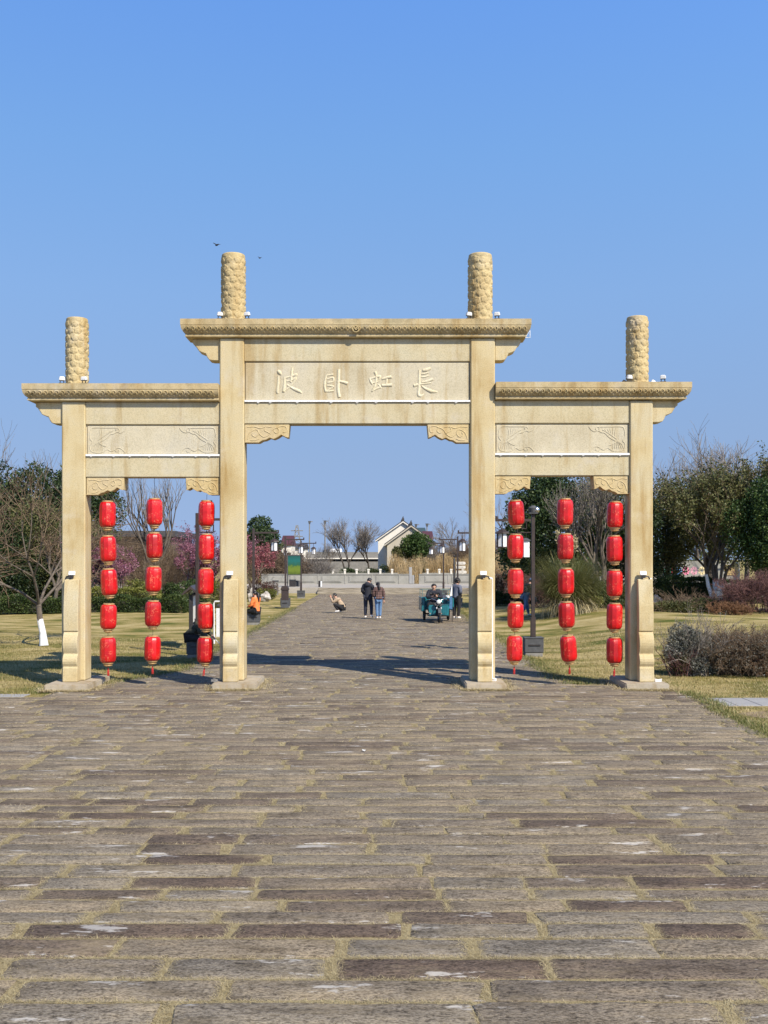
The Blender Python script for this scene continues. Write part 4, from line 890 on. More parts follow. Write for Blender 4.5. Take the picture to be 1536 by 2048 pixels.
t = thing('planter_box', 'grey box planter touching the black one under the green poster', 'planter', (X(594, 82.6), 82.6, .4)); MB().bounds(-.2, .2, -.2, .2, 0, .42).build('body', m_grey, t, bevel=.01); MB().bounds(-.22, .22, -.22, .22, .421, .47).build('rim', m_midgrey, t)
t = thing('bollard', 'short black and white bollard at the left end of the steps', 'bollard', (X(640.5, 81), 81, .4)); MB().bounds(-.14, .02, -.1, .1, 0, .48).build('post', m_dark, t, bevel=.01); MB().bounds(.021, .13, -.1, .1, .02, .44).build('reflector', m_white, t, bevel=.01)
d = 82; t = thing('poster_stand', 'poster stand with a green and blue landscape picture', 'poster stand', (X(588.5, d), d, .4))
for s in (-1, 1): MB().bounds(s*.53-.04, s*.53+.04, -.04, .04, 0, 2.45).build('leg', m_grey, t)
def poster():
    m, nt, b = nodes('landscape_poster'); v = coords(nt, False, (1, 1, 1)); sp = nn(nt, 'ShaderNodeSeparateXYZ'); nt.links.new(v, sp.inputs[0])
    n = nn(nt, 'ShaderNodeTexNoise', Scale=5, Detail=6); nt.links.new(v, n.inputs['Vector'])
    ad = nn(nt, 'ShaderNodeMath', operation='MULTIPLY_ADD'); nt.links.new(n.outputs['Fac'], ad.inputs[0]); ad.inputs[1].default_value = .5; nt.links.new(sp.outputs['Z'], ad.inputs[2])
    mr = nn(nt, 'ShaderNodeMapRange'); mr.inputs['From Min'].default_value = 1.15; mr.inputs['From Max'].default_value = 2.75; nt.links.new(ad.outputs[0], mr.inputs['Value'])
    r = ramp(nt, [(.05, .08, .012), (.13, .18, .02), (.10, .16, .02), (.02, .09, .05), (.012, .12, .11), (.015, .07, .06)], [0, .25, .42, .5, .7, 1]); nt.links.new(mr.outputs[0], r.inputs[0]); nt.links.new(r.outputs[0], b.inputs['Base Color']); b.inputs['Roughness'].default_value = .35; return m
p = MB().bounds(-.48, .48, -.03, .03, .95, 2.42).build('picture', poster(), t); MB().bounds(-.49, .49, -.05, .05, 2.421, 2.48).bounds(-.49, .49, -.05, .05, .88, .949).build('frame', m_grey, t)
d = 62; t = thing('signpost', 'signpost with three white arrow boards beside the woman in grey', 'signpost', (X(908.7, d), d, 0)); MB().lathe([(.07, 0), (.06, 2.55), (.03, 2.6)], 8).build('post', m_dark, t, smooth=40); MB().sphere((0, 0, 2.72), .07).build('finial', m_dark, t)
for k, (py, wd) in enumerate(((1126.5, .50), (1134.5, .50), (1144.2, .56))):
    zc = Z(py, d); a = MB().prism([(.10, zc-.085), (.12+wd, zc-.085), (.18+wd, zc), (.12+wd, zc+.085), (.10, zc+.085)], -.02, .02).build('arrow_board', m_wallw, t, bevel=.006)
    mb = MB()
    for q in range(4):
        cx = .2+q*.09; mb.bounds(cx, cx+.045, -.024, -.0205, zc+.02, zc+.03).bounds(cx+.018, cx+.028, -.024, -.0205, zc-.03, zc+.018).bounds(cx+.004, cx+.042, -.024, -.0205, zc-.012, zc-.002)
    mb.build('lettering', m_dark, a)
# notice board seen edge-on and white board beside it, behind the left lanterns
x, y, z = X(386, 30.6), 30.6, 0; t = thing('notice_board', 'roofed brown notice board seen edge-on behind the left lanterns', 'notice board', (x, y, z), math.radians(6))
for yy in (-.75, .75): MB().bounds(-.055, .055, yy-.05, yy+.05, 0, 1.55).build('post', m_dark, t, bevel=.006)
MB().bounds(.0, .05, -.68, .68, .75, 1.5).build('panel', m_wallw, t); MB().bounds(-.05, -.002, -.69, .69, .72, 1.53).build('frame', m_brown, t)
MB().prism([(-.26, 1.56), (0, 1.80), (.26, 1.56), (.22, 1.54), (0, 1.72), (-.22, 1.54)], -1.0, 1.0).build('roof', m_brown, t)
x, y = X(434.5, 30.2), 30.2; t = thing('white_board', 'white framed folding board standing left of the inner left column', 'sign board', (x, y, 0), math.radians(-8)); R = Matrix.Rotation(-.06, 3, 'Y')
MB().tube([(-.09, 0, .12), (-.10, 0, 1.28), (-.07, 0, 1.34), (.20, 0, 1.34), (.24, 0, 1.28), (.24, 0, .12)], .022, 8).build('frame', m_white, t, smooth=50)
MB().bounds(-.03, .22, -.02, .02, .32, 1.14).build('panel', m_white, t, bevel=.006); MB().sphere((.06, -.01, 1.22), (.09, .03, .05)).build('emblem', m_grey, t)
MB().tube([(-.07, 0, .25), (.06, .3, .03)], .018, 6).tube([(.22, 0, .25), (.26, .3, .03)], .018, 6).build('stand', m_white, t)

# ------------------------------------------------------------------ people
def skin(pts, edges, radii, sub=2, name='body'):
    me = bpy.data.meshes.new(name); bm = bmesh.new(); vs = [bm.verts.new(p) for p in pts]
    for a, b in edges: bm.edges.new((vs[a], vs[b]))
    bm.to_mesh(me); bm.free(); o = bpy.data.objects.new(name, me); COL.objects.link(o)
    md = o.modifiers.new('s', 'SKIN'); md.use_smooth_shade = True
    for i, r in enumerate(radii):
        v = me.skin_vertices[0].data[i]; v.radius = (r, r) if not isinstance(r, tuple) else r; v.use_root = i == 0
    s = o.modifiers.new('u', 'SUBSURF'); s.levels = sub
    dg = bpy.context.evaluated_depsgraph_get(); out = bpy.data.meshes.new_from_object(o.evaluated_get(dg)); bpy.data.objects.remove(o); bpy.data.meshes.remove(me)
    return [tuple(v.co) for v in out.vertices], [tuple(p.vertices) for p in out.polygons]
BASE = dict(pel=(0, 0, .95), sp=(0, -.01, 1.13), ch=(0, 0, 1.32), nk=(0, .0, 1.47), hd=(0, .03, 1.585), ht=(0, .02, 1.665),
            sL=(-.19, 0, 1.40), eL=(-.24, -.03, 1.13), wL=(-.22, .08, .90), sR=(.19, 0, 1.40), eR=(.24, -.03, 1.13), wR=(.22, .08, .90),
            hL=(-.095, 0, .90), kL=(-.105, .03, .50), aL=(-.105, -.02, .09), tL=(-.115, .15, .045), hR=(.095, 0, .90), kR=(.105, .03, .50), aR=(.105, -.02, .09), tR=(.115, .15, .045))
def person(label, loc, rz, top, legs, shoes, scale=1.0, hair='short', long_coat=0, cap=None, bulk=1.0, hand_hold=None, hood=False, **pose):
    J = dict(BASE); J.update(pose); J = {k: Vector(v) for k, v in J.items()}
    t = thing('person', label, 'person', loc, rz); t.scale = (scale,)*3
    ax = (J['ht']-J['nk']).normalized(); face = pose.get('face'); face = Vector(face) if face else Vector((0, 1, 0)); face = (face-ax*face.dot(ax)).normalized(); side = face.cross(ax)
    names = ['pel', 'sp', 'ch', 'nk', 'hd', 'ht', 'sL', 'eL', 'wL', 'sR', 'eR', 'wR', 'hL', 'kL', 'aL', 'hR', 'kR', 'aR', 'tL', 'tR']
    rad = dict(pel=.12, sp=.105, ch=.115, nk=.052, hd=.088, ht=.062, sL=.055, eL=.042, wL=.028, sR=.055, eR=.042, wR=.028, hL=.08, kL=.055, aL=.038, hR=.08, kR=.055, aR=.038, tL=.03, tR=.03)
    E = [('pel', 'sp'), ('sp', 'ch'), ('ch', 'nk'), ('nk', 'hd'), ('hd', 'ht'), ('ch', 'sL'), ('sL', 'eL'), ('eL', 'wL'), ('ch', 'sR'), ('sR', 'eR'), ('eR', 'wR'), ('pel', 'hL'), ('hL', 'kL'), ('kL', 'aL'), ('pel', 'hR'), ('hR', 'kR'), ('kR', 'aR'), ('aL', 'tL'), ('aR', 'tR')]
    P = [J[n] for n in names]; R = [rad[n] for n in names]; ed = [(names.index(a), names.index(b)) for a, b in E]
    for s in 'LR':                                              # palms
        dr = (J['w'+s]-J['e'+s]).normalized(); P.append(J['w'+s]+dr*.085); R.append(.034); ed.append((names.index('w'+s), len(P)-1))
    V, F = skin(P, ed, R); mb = MB().add(V, F)
    for s in 'LR':                                              # fingers bent at the knuckles, thumb from the palm's side
        dr = (J['w'+s]-J['e'+s]).normalized(); c = J['w'+s]+dr*.085; up = Vector((0, 0, 1)) if abs(dr.z) < .8 else Vector((0, 1, 0)); lat = dr.cross(up).normalized(); bend = dr.cross(lat).normalized()*(-1 if hand_hold else 1)
        cl = .9 if hand_hold else .35
        for q, ln in enumerate((.068, .078, .073, .056)):
            b0 = c+lat*(-.027+.018*q); m1 = b0+dr*ln*.55+bend*ln*.25*cl; m2 = m1+dr*ln*.35+bend*ln*.6*cl
            mb.tube([b0-dr*.02, b0+dr*.012, m1, m2], [.0095, .0095, .0085, .006], 6)
        mb.tube([c-dr*.05+lat*.028, c-dr*.02+lat*.05+bend*.01, c+dr*.012+lat*.052+bend*.025], [.011, .010, .007], 6)
    hd = J['hd']; mb.tube([hd+face*.075+ax*.02, hd+face*.105-ax*.015, hd+face*.085-ax*.025], [.012, .016, .012], 6)  # nose
    for s in (-1, 1): mb.sphere(hd+side*s*.088-face*.005, (.016, .022, .03), 8, 5)                                   # ears
    mb.tube([hd+face*.082-side*.022-ax*.052, hd+face*.09-ax*.05, hd+face*.082+side*.022-ax*.052], [.005, .008, .005], 6)  # lips
    body = mb.build('body', m_skin, t, smooth=60)
    for s in (-1, 1): MB().sphere(hd+face*.082+side*s*.032+ax*.012, (.012, .008, .008), 8, 5).build('eye', m_hair, body)
    # jacket
    k = bulk; nm = ['sp', 'ch', 'nk2', 'sL', 'eL', 'wL2', 'sR', 'eR', 'wR2', 'hem', 'pel']; J2 = dict(J); J2['nk2'] = J['ch'].lerp(J['nk'], .72); J2['wL2'] = J['eL'].lerp(J['wL'], .93); J2['wR2'] = J['eR'].lerp(J['wR'], .93)
    dn = (J['pel']-J['sp']).normalized(); J2['hem'] = J['pel']+Vector((0, 0, -.02-long_coat)) if long_coat else J['pel']+dn*.05
    rj = [.155*k, (.165*k, .15*k), .075*k, .088*k, .072*k, .05*k, .088*k, .072*k, .05*k, .175*k, .165*k]
    e2 = [('sp', 'ch'), ('ch', 'nk2'), ('ch', 'sL'), ('sL', 'eL'), ('eL', 'wL2'), ('ch', 'sR'), ('sR', 'eR'), ('eR', 'wR2'), ('sp', 'pel'), ('pel', 'hem')]
    V, F = skin([J2[n] for n in nm], [(nm.index(a), nm.index(b)) for a, b in e2], rj); jb = MB().add(V, F)
    if hood: jb.sphere(J['nk']+Vector((0, -.11, -.04)), (.13, .085, .11), 12, 8)
    jk = jb.build('jacket', top, t, smooth=70)
    tx = bpy.data.textures.get('folds') or bpy.data.textures.new('folds', 'CLOUDS'); tx.noise_scale = .12
    for v in jk.data.vertices: v.co += v.normal*(.012*math.sin(v.co.z*48+5*math.sin(v.co.x*9))*k*.6)
    # trousers
    nm = ['pel', 'hL', 'kL', 'aL', 'hR', 'kR', 'aR']; J2['aL2'] = J['kL'].lerp(J['aL'], .95)
    V, F = skin([J[n]+(Vector((0, 0, .02)) if n[0] == 'a' else Vector()) for n in nm], [(0, 1), (1, 2), (2, 3), (0, 4), (4, 5), (5, 6)], [.15, .112, .082, .064, .112, .082, .064]); MB().add(V, F).build('trousers', legs, t, smooth=70)
    for s in 'LR':
        a, b = J['a'+s], J['t'+s]; d_ = (b-a).normalized(); V, F = skin([a-d_*.045+Vector((0, 0, -.02)), a.lerp(b, .5)+Vector((0, 0, .0)), b], [(0, 1), (1, 2)], [.05, .05, .036]); MB().add(V, F).build('shoe', shoes, t, smooth=60)
    # hair: cap of the skull leaving the face free
    hb = MB(); c = hd+ax*.024-face*.016; r0 = .101; nu, nv = 16, 10; ids = {}
    for i in range(nv+1):
        th = PI*i/nv
        for q in range(nu):
            a = 2*PI*q/nu; dv = side*math.sin(th)*math.cos(a)+face*math.sin(th)*math.sin(a)+ax*math.cos(th); jit = 1+random.uniform(-.04, .05)
            ids[i, q] = len(hb.v); hb.v.append(tuple(c+Vector(dv)*r0*jit))
    low = .74
    for i in range(nv):
        for q in range(nu):
            th = PI*(i+.5)/nv; a = 2*PI*(q+.5)/nu; fr = math.sin(th)*math.sin(a); hgt = math.cos(th)
            if (fr > .28 and hgt < .48) or (fr > -.12 and hgt < -.25) or th > PI*low: continue
            hb.f.append((ids[i, q], ids[i, (q+1) % nu], ids[i+1, (q+1) % nu], ids[i+1, q]))
    if hair == 'tail': hb.tube([c-face*.08, c-face*.15-ax*.04, c-face*.13-ax*.22, c-face*.11-ax*.36], [.05, .055, .05, .02], 8)
    if hair == 'long': hb.tube([c-face*.05-ax*.02, c-face*.06-ax*.13, c-face*.05-ax*.21], [.095, .09, .05], 10)
    if hair == 'puffy':
        for q in range(26): dv = Vector(np.random.default_rng(q).normal(size=3)).normalized(); dv = dv+ax*.25-face*.25; hb.sphere(c+dv*.085, .055, 7, 5)
    if cap is None: hb.build('hair', m_hair, t, smooth=60)
    else:
        hb.build('hair', m_hair, t, smooth=60); cb = MB()
        V, F = [], []
        cb.sphere(c+ax*.05, (.118, .118, .075), 12, 7); cb.tube([c+face*.06+ax*.035, c+face*.17+ax*.025], [.08, .06], 10, flat=.18, up=tuple(ax)); cb.build('cap', cap, t, smooth=50)
    return t, J
# squatting photographer, facing left
x, y, z = ground(681, 1227)
sq = dict(pel=(0, -.10, .26), sp=(0, -.04, .44), ch=(0, .12, .60), nk=(0, .22, .70), hd=(0, .29, .80), ht=(0, .29, .885), sL=(-.17, .12, .64), eL=(-.24, .32, .50), wL=(-.10, .44, .70), sR=(.17, .12, .64), eR=(.24, .32, .50), wR=(.10, .44, .70),
          hL=(-.10, -.08, .25), kL=(-.17, .30, .42), aL=(-.12, .06, .10), tL=(-.14, .24, .045), hR=(.10, -.08, .25), kR=(.17, .26, .40), aR=(.12, -.02, .10), tR=(.14, .16, .045))
person('man squatting on the path in a beige jacket, taking a photo', (x, y, .02), math.radians(78), m_beige, m_black, m_shoe, 1.0, hand_hold=True, **sq)
ph = tag(MB().box((0, 0, 0), (.14, .012, .075)).build('phone', m_dark, None, bevel=.004), 'black phone held up by the squatting man', 'phone'); ph.location = (x-.53, y+.11, .80); ph.rotation_euler = (0, 0, math.radians(78))
# man in a navy coat seen from behind, looking down to his right
x, y, z = ground(736, 1239)
person('man in a long navy padded coat seen from behind, looking down', (x, y, .02), math.radians(-12), m_navy, cloth('dark_navy_trousers', (.02, .024, .04)), m_shoe, 1.02, long_coat=.13, bulk=1.12, hood=True, hand_hold=True,
       hd=(.045, .075, 1.575), ht=(.05, .10, 1.655), face=(.35, .8, -.5), wR=(.17, .22, 1.08), eR=(.25, .0, 1.12), wL=(-.16, .2, 1.0), kL=(-.11, .02, .5), kR=(.12, .12, .52), aR=(.17, -.10, .13), tR=(.20, .04, .05))
x, y, z = ground(757, 1240)
person('woman in a brown plaid jacket and jeans beside the man in navy', (x, y, .02), math.radians(14), m_plaid, m_jean, m_shoe, .92, hair='tail', long_coat=.04, bulk=1.18, hand_hold=True,
       hd=(-.01, .07, 1.575), ht=(-.015, .09, 1.655), wL=(-.16, .2, 1.05), eL=(-.25, .02, 1.1), wR=(.25, -.02, .86), aL=(-.06, -.02, .09), aR=(.08, .02, .09), kL=(-.07, .03, .5), kR=(.09, .05, .5))
# woman at the tricycle, seen from behind, looking right
x, y, z = ground(913, 1240)
person('woman in a grey jacket with puffy dark hair standing at the side of the tricycle', (x, y, .02), math.radians(-38), m_gcloth, m_black, m_shoe, 1.0, hair='puffy', bulk=1.05, hd=(.03, .06, 1.58), ht=(.035, .05, 1.66), face=(.5, 1, -.1), eR=(.25, -.06, 1.14), wR=(.13, .15, 1.02), eL=(-.24, -.04, 1.13), wL=(-.12, .17, 1.02))
# woman in orange seated on the lamp base, seen from behind
x, y, z = ground(510, 1250); yy = 40.95
st = dict(pel=(0, 0, .60), sp=(0, -.03, .76), ch=(0, -.01, .96), nk=(0, .02, 1.10), hd=(0, .06, 1.21), ht=(0, .06, 1.29), sL=(-.18, .0, 1.03), eL=(-.23, .06, .78), wL=(-.15, .27, .72), sR=(.18, 0, 1.03), eR=(.23, .06, .78), wR=(.15, .27, .72),
          hL=(-.10, .02, .57), kL=(-.12, .42, .54), aL=(-.12, .40, .09), tL=(-.12, .56, .045), hR=(.10, .02, .57), kR=(.12, .42, .54), aR=(.12, .38, .09), tR=(.12, .54, .045))
person('woman in an orange jacket with a long black ponytail sitting on a lamp-post base', (X(512, yy), yy, -.02), math.radians(62), m_orange, m_black, m_black, 1.0, hair='tail', **st)
# hunched person on the near left lamp base
person('person in dark clothes hunched over on the nearest left lamp-post base', (-5.02, 27.28, -.04), math.radians(-105), m_camo, m_black, m_black, 1.0, hair='long',
       **dict(st, pel=(0, .0, .62), sp=(0, .05, .76), ch=(0, .25, .90), nk=(0, .38, .90), hd=(0, .49, .86), ht=(0, .56, .84), sL=(-.18, .25, .93), eL=(-.22, .40, .70), wL=(-.12, .55, .60), sR=(.18, .25, .93), eR=(.22, .40, .70), wR=(.12, .55, .60), face=(0, .4, -1)))
# man in a blue cap stepping on the right lawn
x, y, z = ground(1053, 1233)
person('man in a blue cap and black jacket bending forward on the right lawn', (x-.08, y, z), math.radians(-70), m_black, m_jean, m_shoe, 1.0, cap=m_cap, bulk=1.05,
       pel=(0, 0, .93), sp=(0, .06, 1.10), ch=(0, .16, 1.27), nk=(0, .26, 1.40), hd=(0, .33, 1.50), ht=(0, .34, 1.58), sL=(-.18, .17, 1.33), eL=(-.2, .25, 1.06), wL=(-.14, .42, .88), sR=(.18, .17, 1.33), eR=(.2, .25, 1.06), wR=(.14, .42, .88), kL=(-.1, .16, .5), aL=(-.1, .24, .09), tL=(-.1, .40, .045), kR=(.1, .02, .5), aR=(.1, -.22, .10), tR=(.1, -.08, .045))
bg_ = tag(MB().sphere((0, 0, 0), (.10, .06, .13), 8, 6).tube([(-.05, 0, .1), (0, 0, .2), (.05, 0, .1)], .008, 5).build('bag', m_grey_c if 'm_grey_c' in globals() else m_midgrey, None, smooth=60), 'pale cloth bag held by the man in the blue cap', 'bag'); bg_.location = (x+.34, y-.16, z+.72)

# ------------------------------------------------------------------ cargo tricycle
x, y, z = ground(875, 1246); TY = y
tk = thing('cargo_tricycle', 'teal electric cargo tricycle facing the camera on the path', 'tricycle', (X(875, TY), TY, .02), math.radians(3))
def tb(mb, name, m, p=tk, **k): return mb.build(name, m, p, **k)
def wheel(x_, y_, r):
    wt = MB().torus((x_, y_, r), r-.045, .045, 24, 8, 'x').build('wheel', m_tyre, tk, smooth=50)
    MB().torus((x_, y_, r), r-.095, .016, 20, 6, 'x').build('rim', m_chrome, wt, smooth=50); MB().lathe([(.05, -.06), (.05, .06)], 12, (x_, y_, r), 'x').build('hub', m_grey, wt, smooth=40)
    sp = MB()
    for k in range(8): a = k*PI/4; sp.tube([(x_, y_+.04*math.cos(a), r+.04*math.sin(a)), (x_, y_+(r-.1)*math.cos(a), r+(r-.1)*math.sin(a))], .006, 4)
    sp.build('spokes', m_chrome, wt)
wheel(0, -.62, .27); wheel(-.43, 1.15, .28); wheel(.56, 1.15, .28)
tb(MB().tube([(-.07, -.62, .27), (-.07, -.52, .62), (-.05, -.45, .80)], .022, 8).tube([(.07, -.62, .27), (.07, -.52, .62), (.05, -.45, .80)], .022, 8).box((0, -.47, .74), (.18, .06, .05)), 'fork', m_dark, smooth=50)
arc = [(-.62+.32*math.cos(a), .27+.32*math.sin(a)) for a in np.linspace(.3, 2.7, 12)]; arc2 = [(-.62+.305*math.cos(a), .27+.305*math.sin(a)) for a in np.linspace(2.7, .3, 12)]
tb(MB().prism(arc+arc2, -.06, .06, 'x'), 'mudguard', m_grey, smooth=40)
tb(MB().tube([(-.36, -.28, .90), (-.26, -.36, .96), (-.08, -.44, .88), (.08, -.44, .88), (.26, -.36, .96), (.36, -.28, .90)], .015, 8), 'handlebar', m_chrome, smooth=50)
for s in (-1, 1):
    tb(MB().tube([(s*.36, -.28, .90), (s*.46, -.20, .87)], .022, 8), 'grip', m_dark, smooth=50); tb(MB().tube([(s*.25, -.37, .96), (s*.30, -.40, 1.12)], .007, 5).sphere((s*.32, -.40, 1.16), (.055, .015, .04)), 'mirror', m_dark, smooth=50)
    tb(MB().sphere((s*.09, -.55, .58), (.025, .03, .045)), 'indicator', m_lens, smooth=60)
hl = tb(MB().lathe([(.05, .0), (.09, -.06), (.098, -.13)], 16, (0, -.40, .84), 'y'), 'headlight', m_dark, smooth=40); MB().sphere((0, -.535, .84), (.086, .03, .086), 14, 8).build('lens', m_lens, hl, smooth=60); MB().torus((0, -.535, .84), .088, .011, 18, 6, 'y').build('rim', m_chrome, hl, smooth=60)
tb(MB().bounds(-.16, -.12, -.48, -.40, .72, .80).bounds(-.14, .14, -.45, -.40, .68, .735), 'horn', m_chrome, bevel=.01)
sh = tb(MB().prism([(.10, .30), (.42, .27), (.44, .60), (.40, .72), (.14, .70), (.09, .56)], -.30, -.26), 'leg_shield', m_teal, bevel=.012)
tb(MB().prism([(-.10, .30), (-.36, .27), (-.40, .60), (-.36, .70), (-.14, .70), (-.09, .56)], -.30, -.26), 'leg_shield', m_teal, bevel=.012)
for q in (.19, .27, .35): MB().bounds(q-.008, q+.008, -.312, -.302, .32, .64).build('rib', m_teal, sh)
MB().tube([(.10, -.31, .70), (.45, -.31, .73), (.47, -.31, .86)], .012, 6).build('guard_rail', m_teal, sh)
tb(MB().bounds(-.38, .42, -.28, .45, .24, .28).bounds(-.05, .05, -.45, 1.6, .26, .34), 'frame', m_dark, bevel=.01)
tb(MB().bounds(-.26, .26, -.02, .40, .42, .60).bounds(-.22, .22, .0, .40, .29, .42), 'seat', m_black, bevel=.05, seg=2)
bed = tb(MB().bounds(-.60, .70, .62, 1.85, .46, .50), 'cargo_bed', m_teal)
for nm, b_ in (('side_panel', (-.60, -.56, .62, 1.85, .42, .97)), ('side_panel', (.66, .70, .62, 1.85, .42, .97)), ('front_panel', (-.56, .66, .62, .655, .501, .95)), ('tailgate', (-.56, .66, 1.81, 1.85, .501, .95))): MB().bounds(*b_).build(nm, m_teal, bed, bevel=.008)
MB().bounds(.44, .71, .42, .61, .56, .95).build('side_box', m_teal, bed, bevel=.02); MB().bounds(-.61, -.46, .42, .61, .40, .98).build('side_box', m_teal, bed, bevel=.02)
MB().bounds(.50, .62, .405, .4195, .80, .87).build('number_plate', mat('pale_blue_plate', [(.45, .66, .72), (.6, .78, .82)], 5, .5), bed)
ral = MB()
for xa in (-.55, .65): ral.tube([(xa, .66, .95), (xa, .66, 1.28), (xa, 1.82, 1.28), (xa, 1.82, .95)], .014, 6).tube([(xa, .66, 1.12), (xa, 1.82, 1.12)], .010, 6)
ral.tube([(-.55, .66, 1.28), (.65, .66, 1.28)], .014, 6).tube([(-.55, 1.82, 1.28), (.65, 1.82, 1.28)], .014, 6).tube([(-.55, .66, 1.12), (.65, .66, 1.12)], .01, 6)
for q in range(7): ral.tube([(-.4+.17*q, .66, .95), (-.4+.17*q, .66, 1.28)], .008, 5)
ral.build('rail', mat('grey_green_rail', [(.10, .17, .15), (.15, .22, .2)], 5, .5), bed)
tb(MB().bounds(-.46, .58, 1.11, 1.19, .25, .31), 'axle', m_dark); tb(MB().tube([(-.60, .3, .78), (-.70, .1, .66)], .012, 6), 'brake_lever', m_dark)
for nm, lb, b_, mm in (('sack', 'grey-blue sack lying in the tricycle cargo bed', (.02, .45, .75, 1.25, .50, 1.05), m_gcloth), ('crate', 'white plastic crate in the tricycle cargo bed', (.35, .62, 1.3, 1.75, .50, 1.02), m_white)):
    o = MB().bounds(*b_).build(nm, mm, None, bevel=.06, seg=2, smooth=60); o.location = tk.location; tag(o, lb, nm)
p = dict(pel=(0, .18, .70), sp=(0, .17, .88), ch=(-.01, .12, 1.08), nk=(-.02, .08, 1.22), hd=(-.02, .03, 1.33), ht=(-.02, .03, 1.415), sL=(-.20, .10, 1.15), eL=(-.29, -.02, .92), wL=(-.07, -.20, .98), sR=(.19, .10, 1.15), eR=(.27, -.02, .92), wR=(.06, -.20, .99),
         hL=(-.11, .12, .68), kL=(-.24, -.20, .70), aL=(-.20, -.16, .36), tL=(-.20, -.30, .33), hR=(.11, .12, .68), kR=(.26, -.20, .70), aR=(.22, -.16, .36), tR=(.23, -.30, .33), face=(0, -1, -.25))
q = {k: v for k, v in p.items()}
person('tricycle driver in a dark jacket looking down at a phone', (tk.location.x-.12, TY, .02), math.radians(3), m_navy, m_black, m_black, 1.06, bulk=1.12, hand_hold=True, **q)
ph = tag(MB().box((0, 0, 0), (.075, .02, .14)).build('phone', m_dark, None, bevel=.004), 'phone in a red case held by the tricycle driver', 'phone'); ph.location = (tk.location.x-.12, TY-.33, 1.10); ph.rotation_euler = (.6, 0, 0)
fl_ = thing('banner_flag', 'small blue and white banner upright beside the tricycle', 'banner', (X(904.5, TY+.3), TY+.3, .0)); MB().tube([(0, 0, 0), (0, 0, 1.55)], .012, 6).build('pole', m_dark, fl_)
MB().prism([(-.13, .55), (.0, .52), (.0, 1.05), (-.10, 1.02)], -.02, .0).build('cloth', cloth('blue_banner', (.06, .16, .30)), fl_); MB().prism([(-.10, 1.05), (.0, 1.07), (.0, 1.52), (-.03, 1.45)], -.02, .0).build('tip', m_white, fl_)
# birds
for px, py, lb in ((434, 490, 'larger dark bird flying left of the inner left cloud finial'), (520, 516, 'tiny dark bird flying right of the inner left cloud finial')):
    d = 45; s = .12 if px == 434 else .07; t = thing('bird', lb, 'bird', (X(px, d), d, Z(py, d)), .6, 'birds in flight')
    MB().sphere((0, 0, 0), (s*.35, s*.9, s*.3), 8, 6).sphere((0, s*.95, s*.1), s*.24, 8, 6).prism([(-.02, -s*.7), (.02, -s*.7), (s*.25, -s*1.5), (-s*.25, -s*1.5)], -.004, .004, 'z').build('body', m_dark, t, smooth=50)
    for sg in (-1, 1): MB().add([(0, s*.4, 0), (0, -s*.3, 0), (sg*s*1.5, -s*.2, s*.5), (sg*s*1.4, s*.25, s*.5), (0, s*.4, .012), (0, -s*.3, .012), (sg*s*1.5, -s*.2, s*.5+.006), (sg*s*1.4, s*.25, s*.5+.006)], [(0, 1, 2, 3), (7, 6, 5, 4), (0, 3, 7, 4), (1, 5, 6, 2), (3, 2, 6, 7)]).build('wing', m_dark, t)
# ------------------------------------------------------------------ plants
def trunk(t, pts, r, m=None, white=0):
    """tapered trunk, limewashed up to the height white"""
    m = m or m_bark; pts = [Vector(p) for p in pts]; n = len(pts); rs = [r[0]+(r[1]-r[0])*i/(n-1) for i in range(n)]
    rs = [q*random.uniform(.92, 1.08) for q in rs]; rs[0] *= 1.25
    tr = MB().tube(pts, rs, 9).build('trunk', m, t, smooth=60)
    if white:
        P, R = [], []
        for p, q in zip(pts, rs):
            if p.z <= white: P.append(p); R.append(q+.008)
        if len(P) > 1:
            wb = MB().tube(P, R, 9)
            for k in range(9): v = wb.v[(len(P)-1)*9+k]; wb.v[(len(P)-1)*9+k] = (v[0], v[1], v[2]+random.uniform(-.07, .07))
            wb.build('limewash', m_lime, tr, smooth=60)
def lumps_crown(rng, lumps, n, size, shell=.55, aspect=.55, droop=.15):
    vol = np.array([l[3]*l[4]*l[5] for l in lumps])**(2/3); cnt = np.maximum(20, n*vol/vol.sum()).astype(int); parts = []
    for l, k in zip(lumps, cnt):
        u = rng.normal(size=(k, 3)); u /= np.linalg.norm(u, axis=1, keepdims=True); rr = shell+(1-shell)*rng.random(k)**.6
        rr *= 1+.16*np.sin(u[:, 0]*5+l[0]*3)*np.sin(u[:, 2]*6+l[1]*2); P = np.array(l[:3])+u*rr[:, None]*np.array(l[3:6])
        V, F = leaves(P, size, rng, u*.6, aspect, droop); parts.append((V, F, np.clip(rng.normal(.42+l[6], .2, k), 0, 1)))
    return joinv(parts)
def random_lumps(rng, c, R, k, fr=(.30, .5), low=-.8):
    L = []
    for i in range(k):
        u = rng.normal(size=3); u /= np.linalg.norm(u); u[2] = max(u[2], low); q = rng.uniform(.45, .85); f = rng.uniform(*fr)
        L.append((c[0]+u[0]*R[0]*q, c[1]+u[1]*R[1]*q, c[2]+u[2]*R[2]*q, R[0]*f, R[1]*f, R[2]*f*rng.uniform(.8, 1.1), rng.normal(0, .13)))
    return L
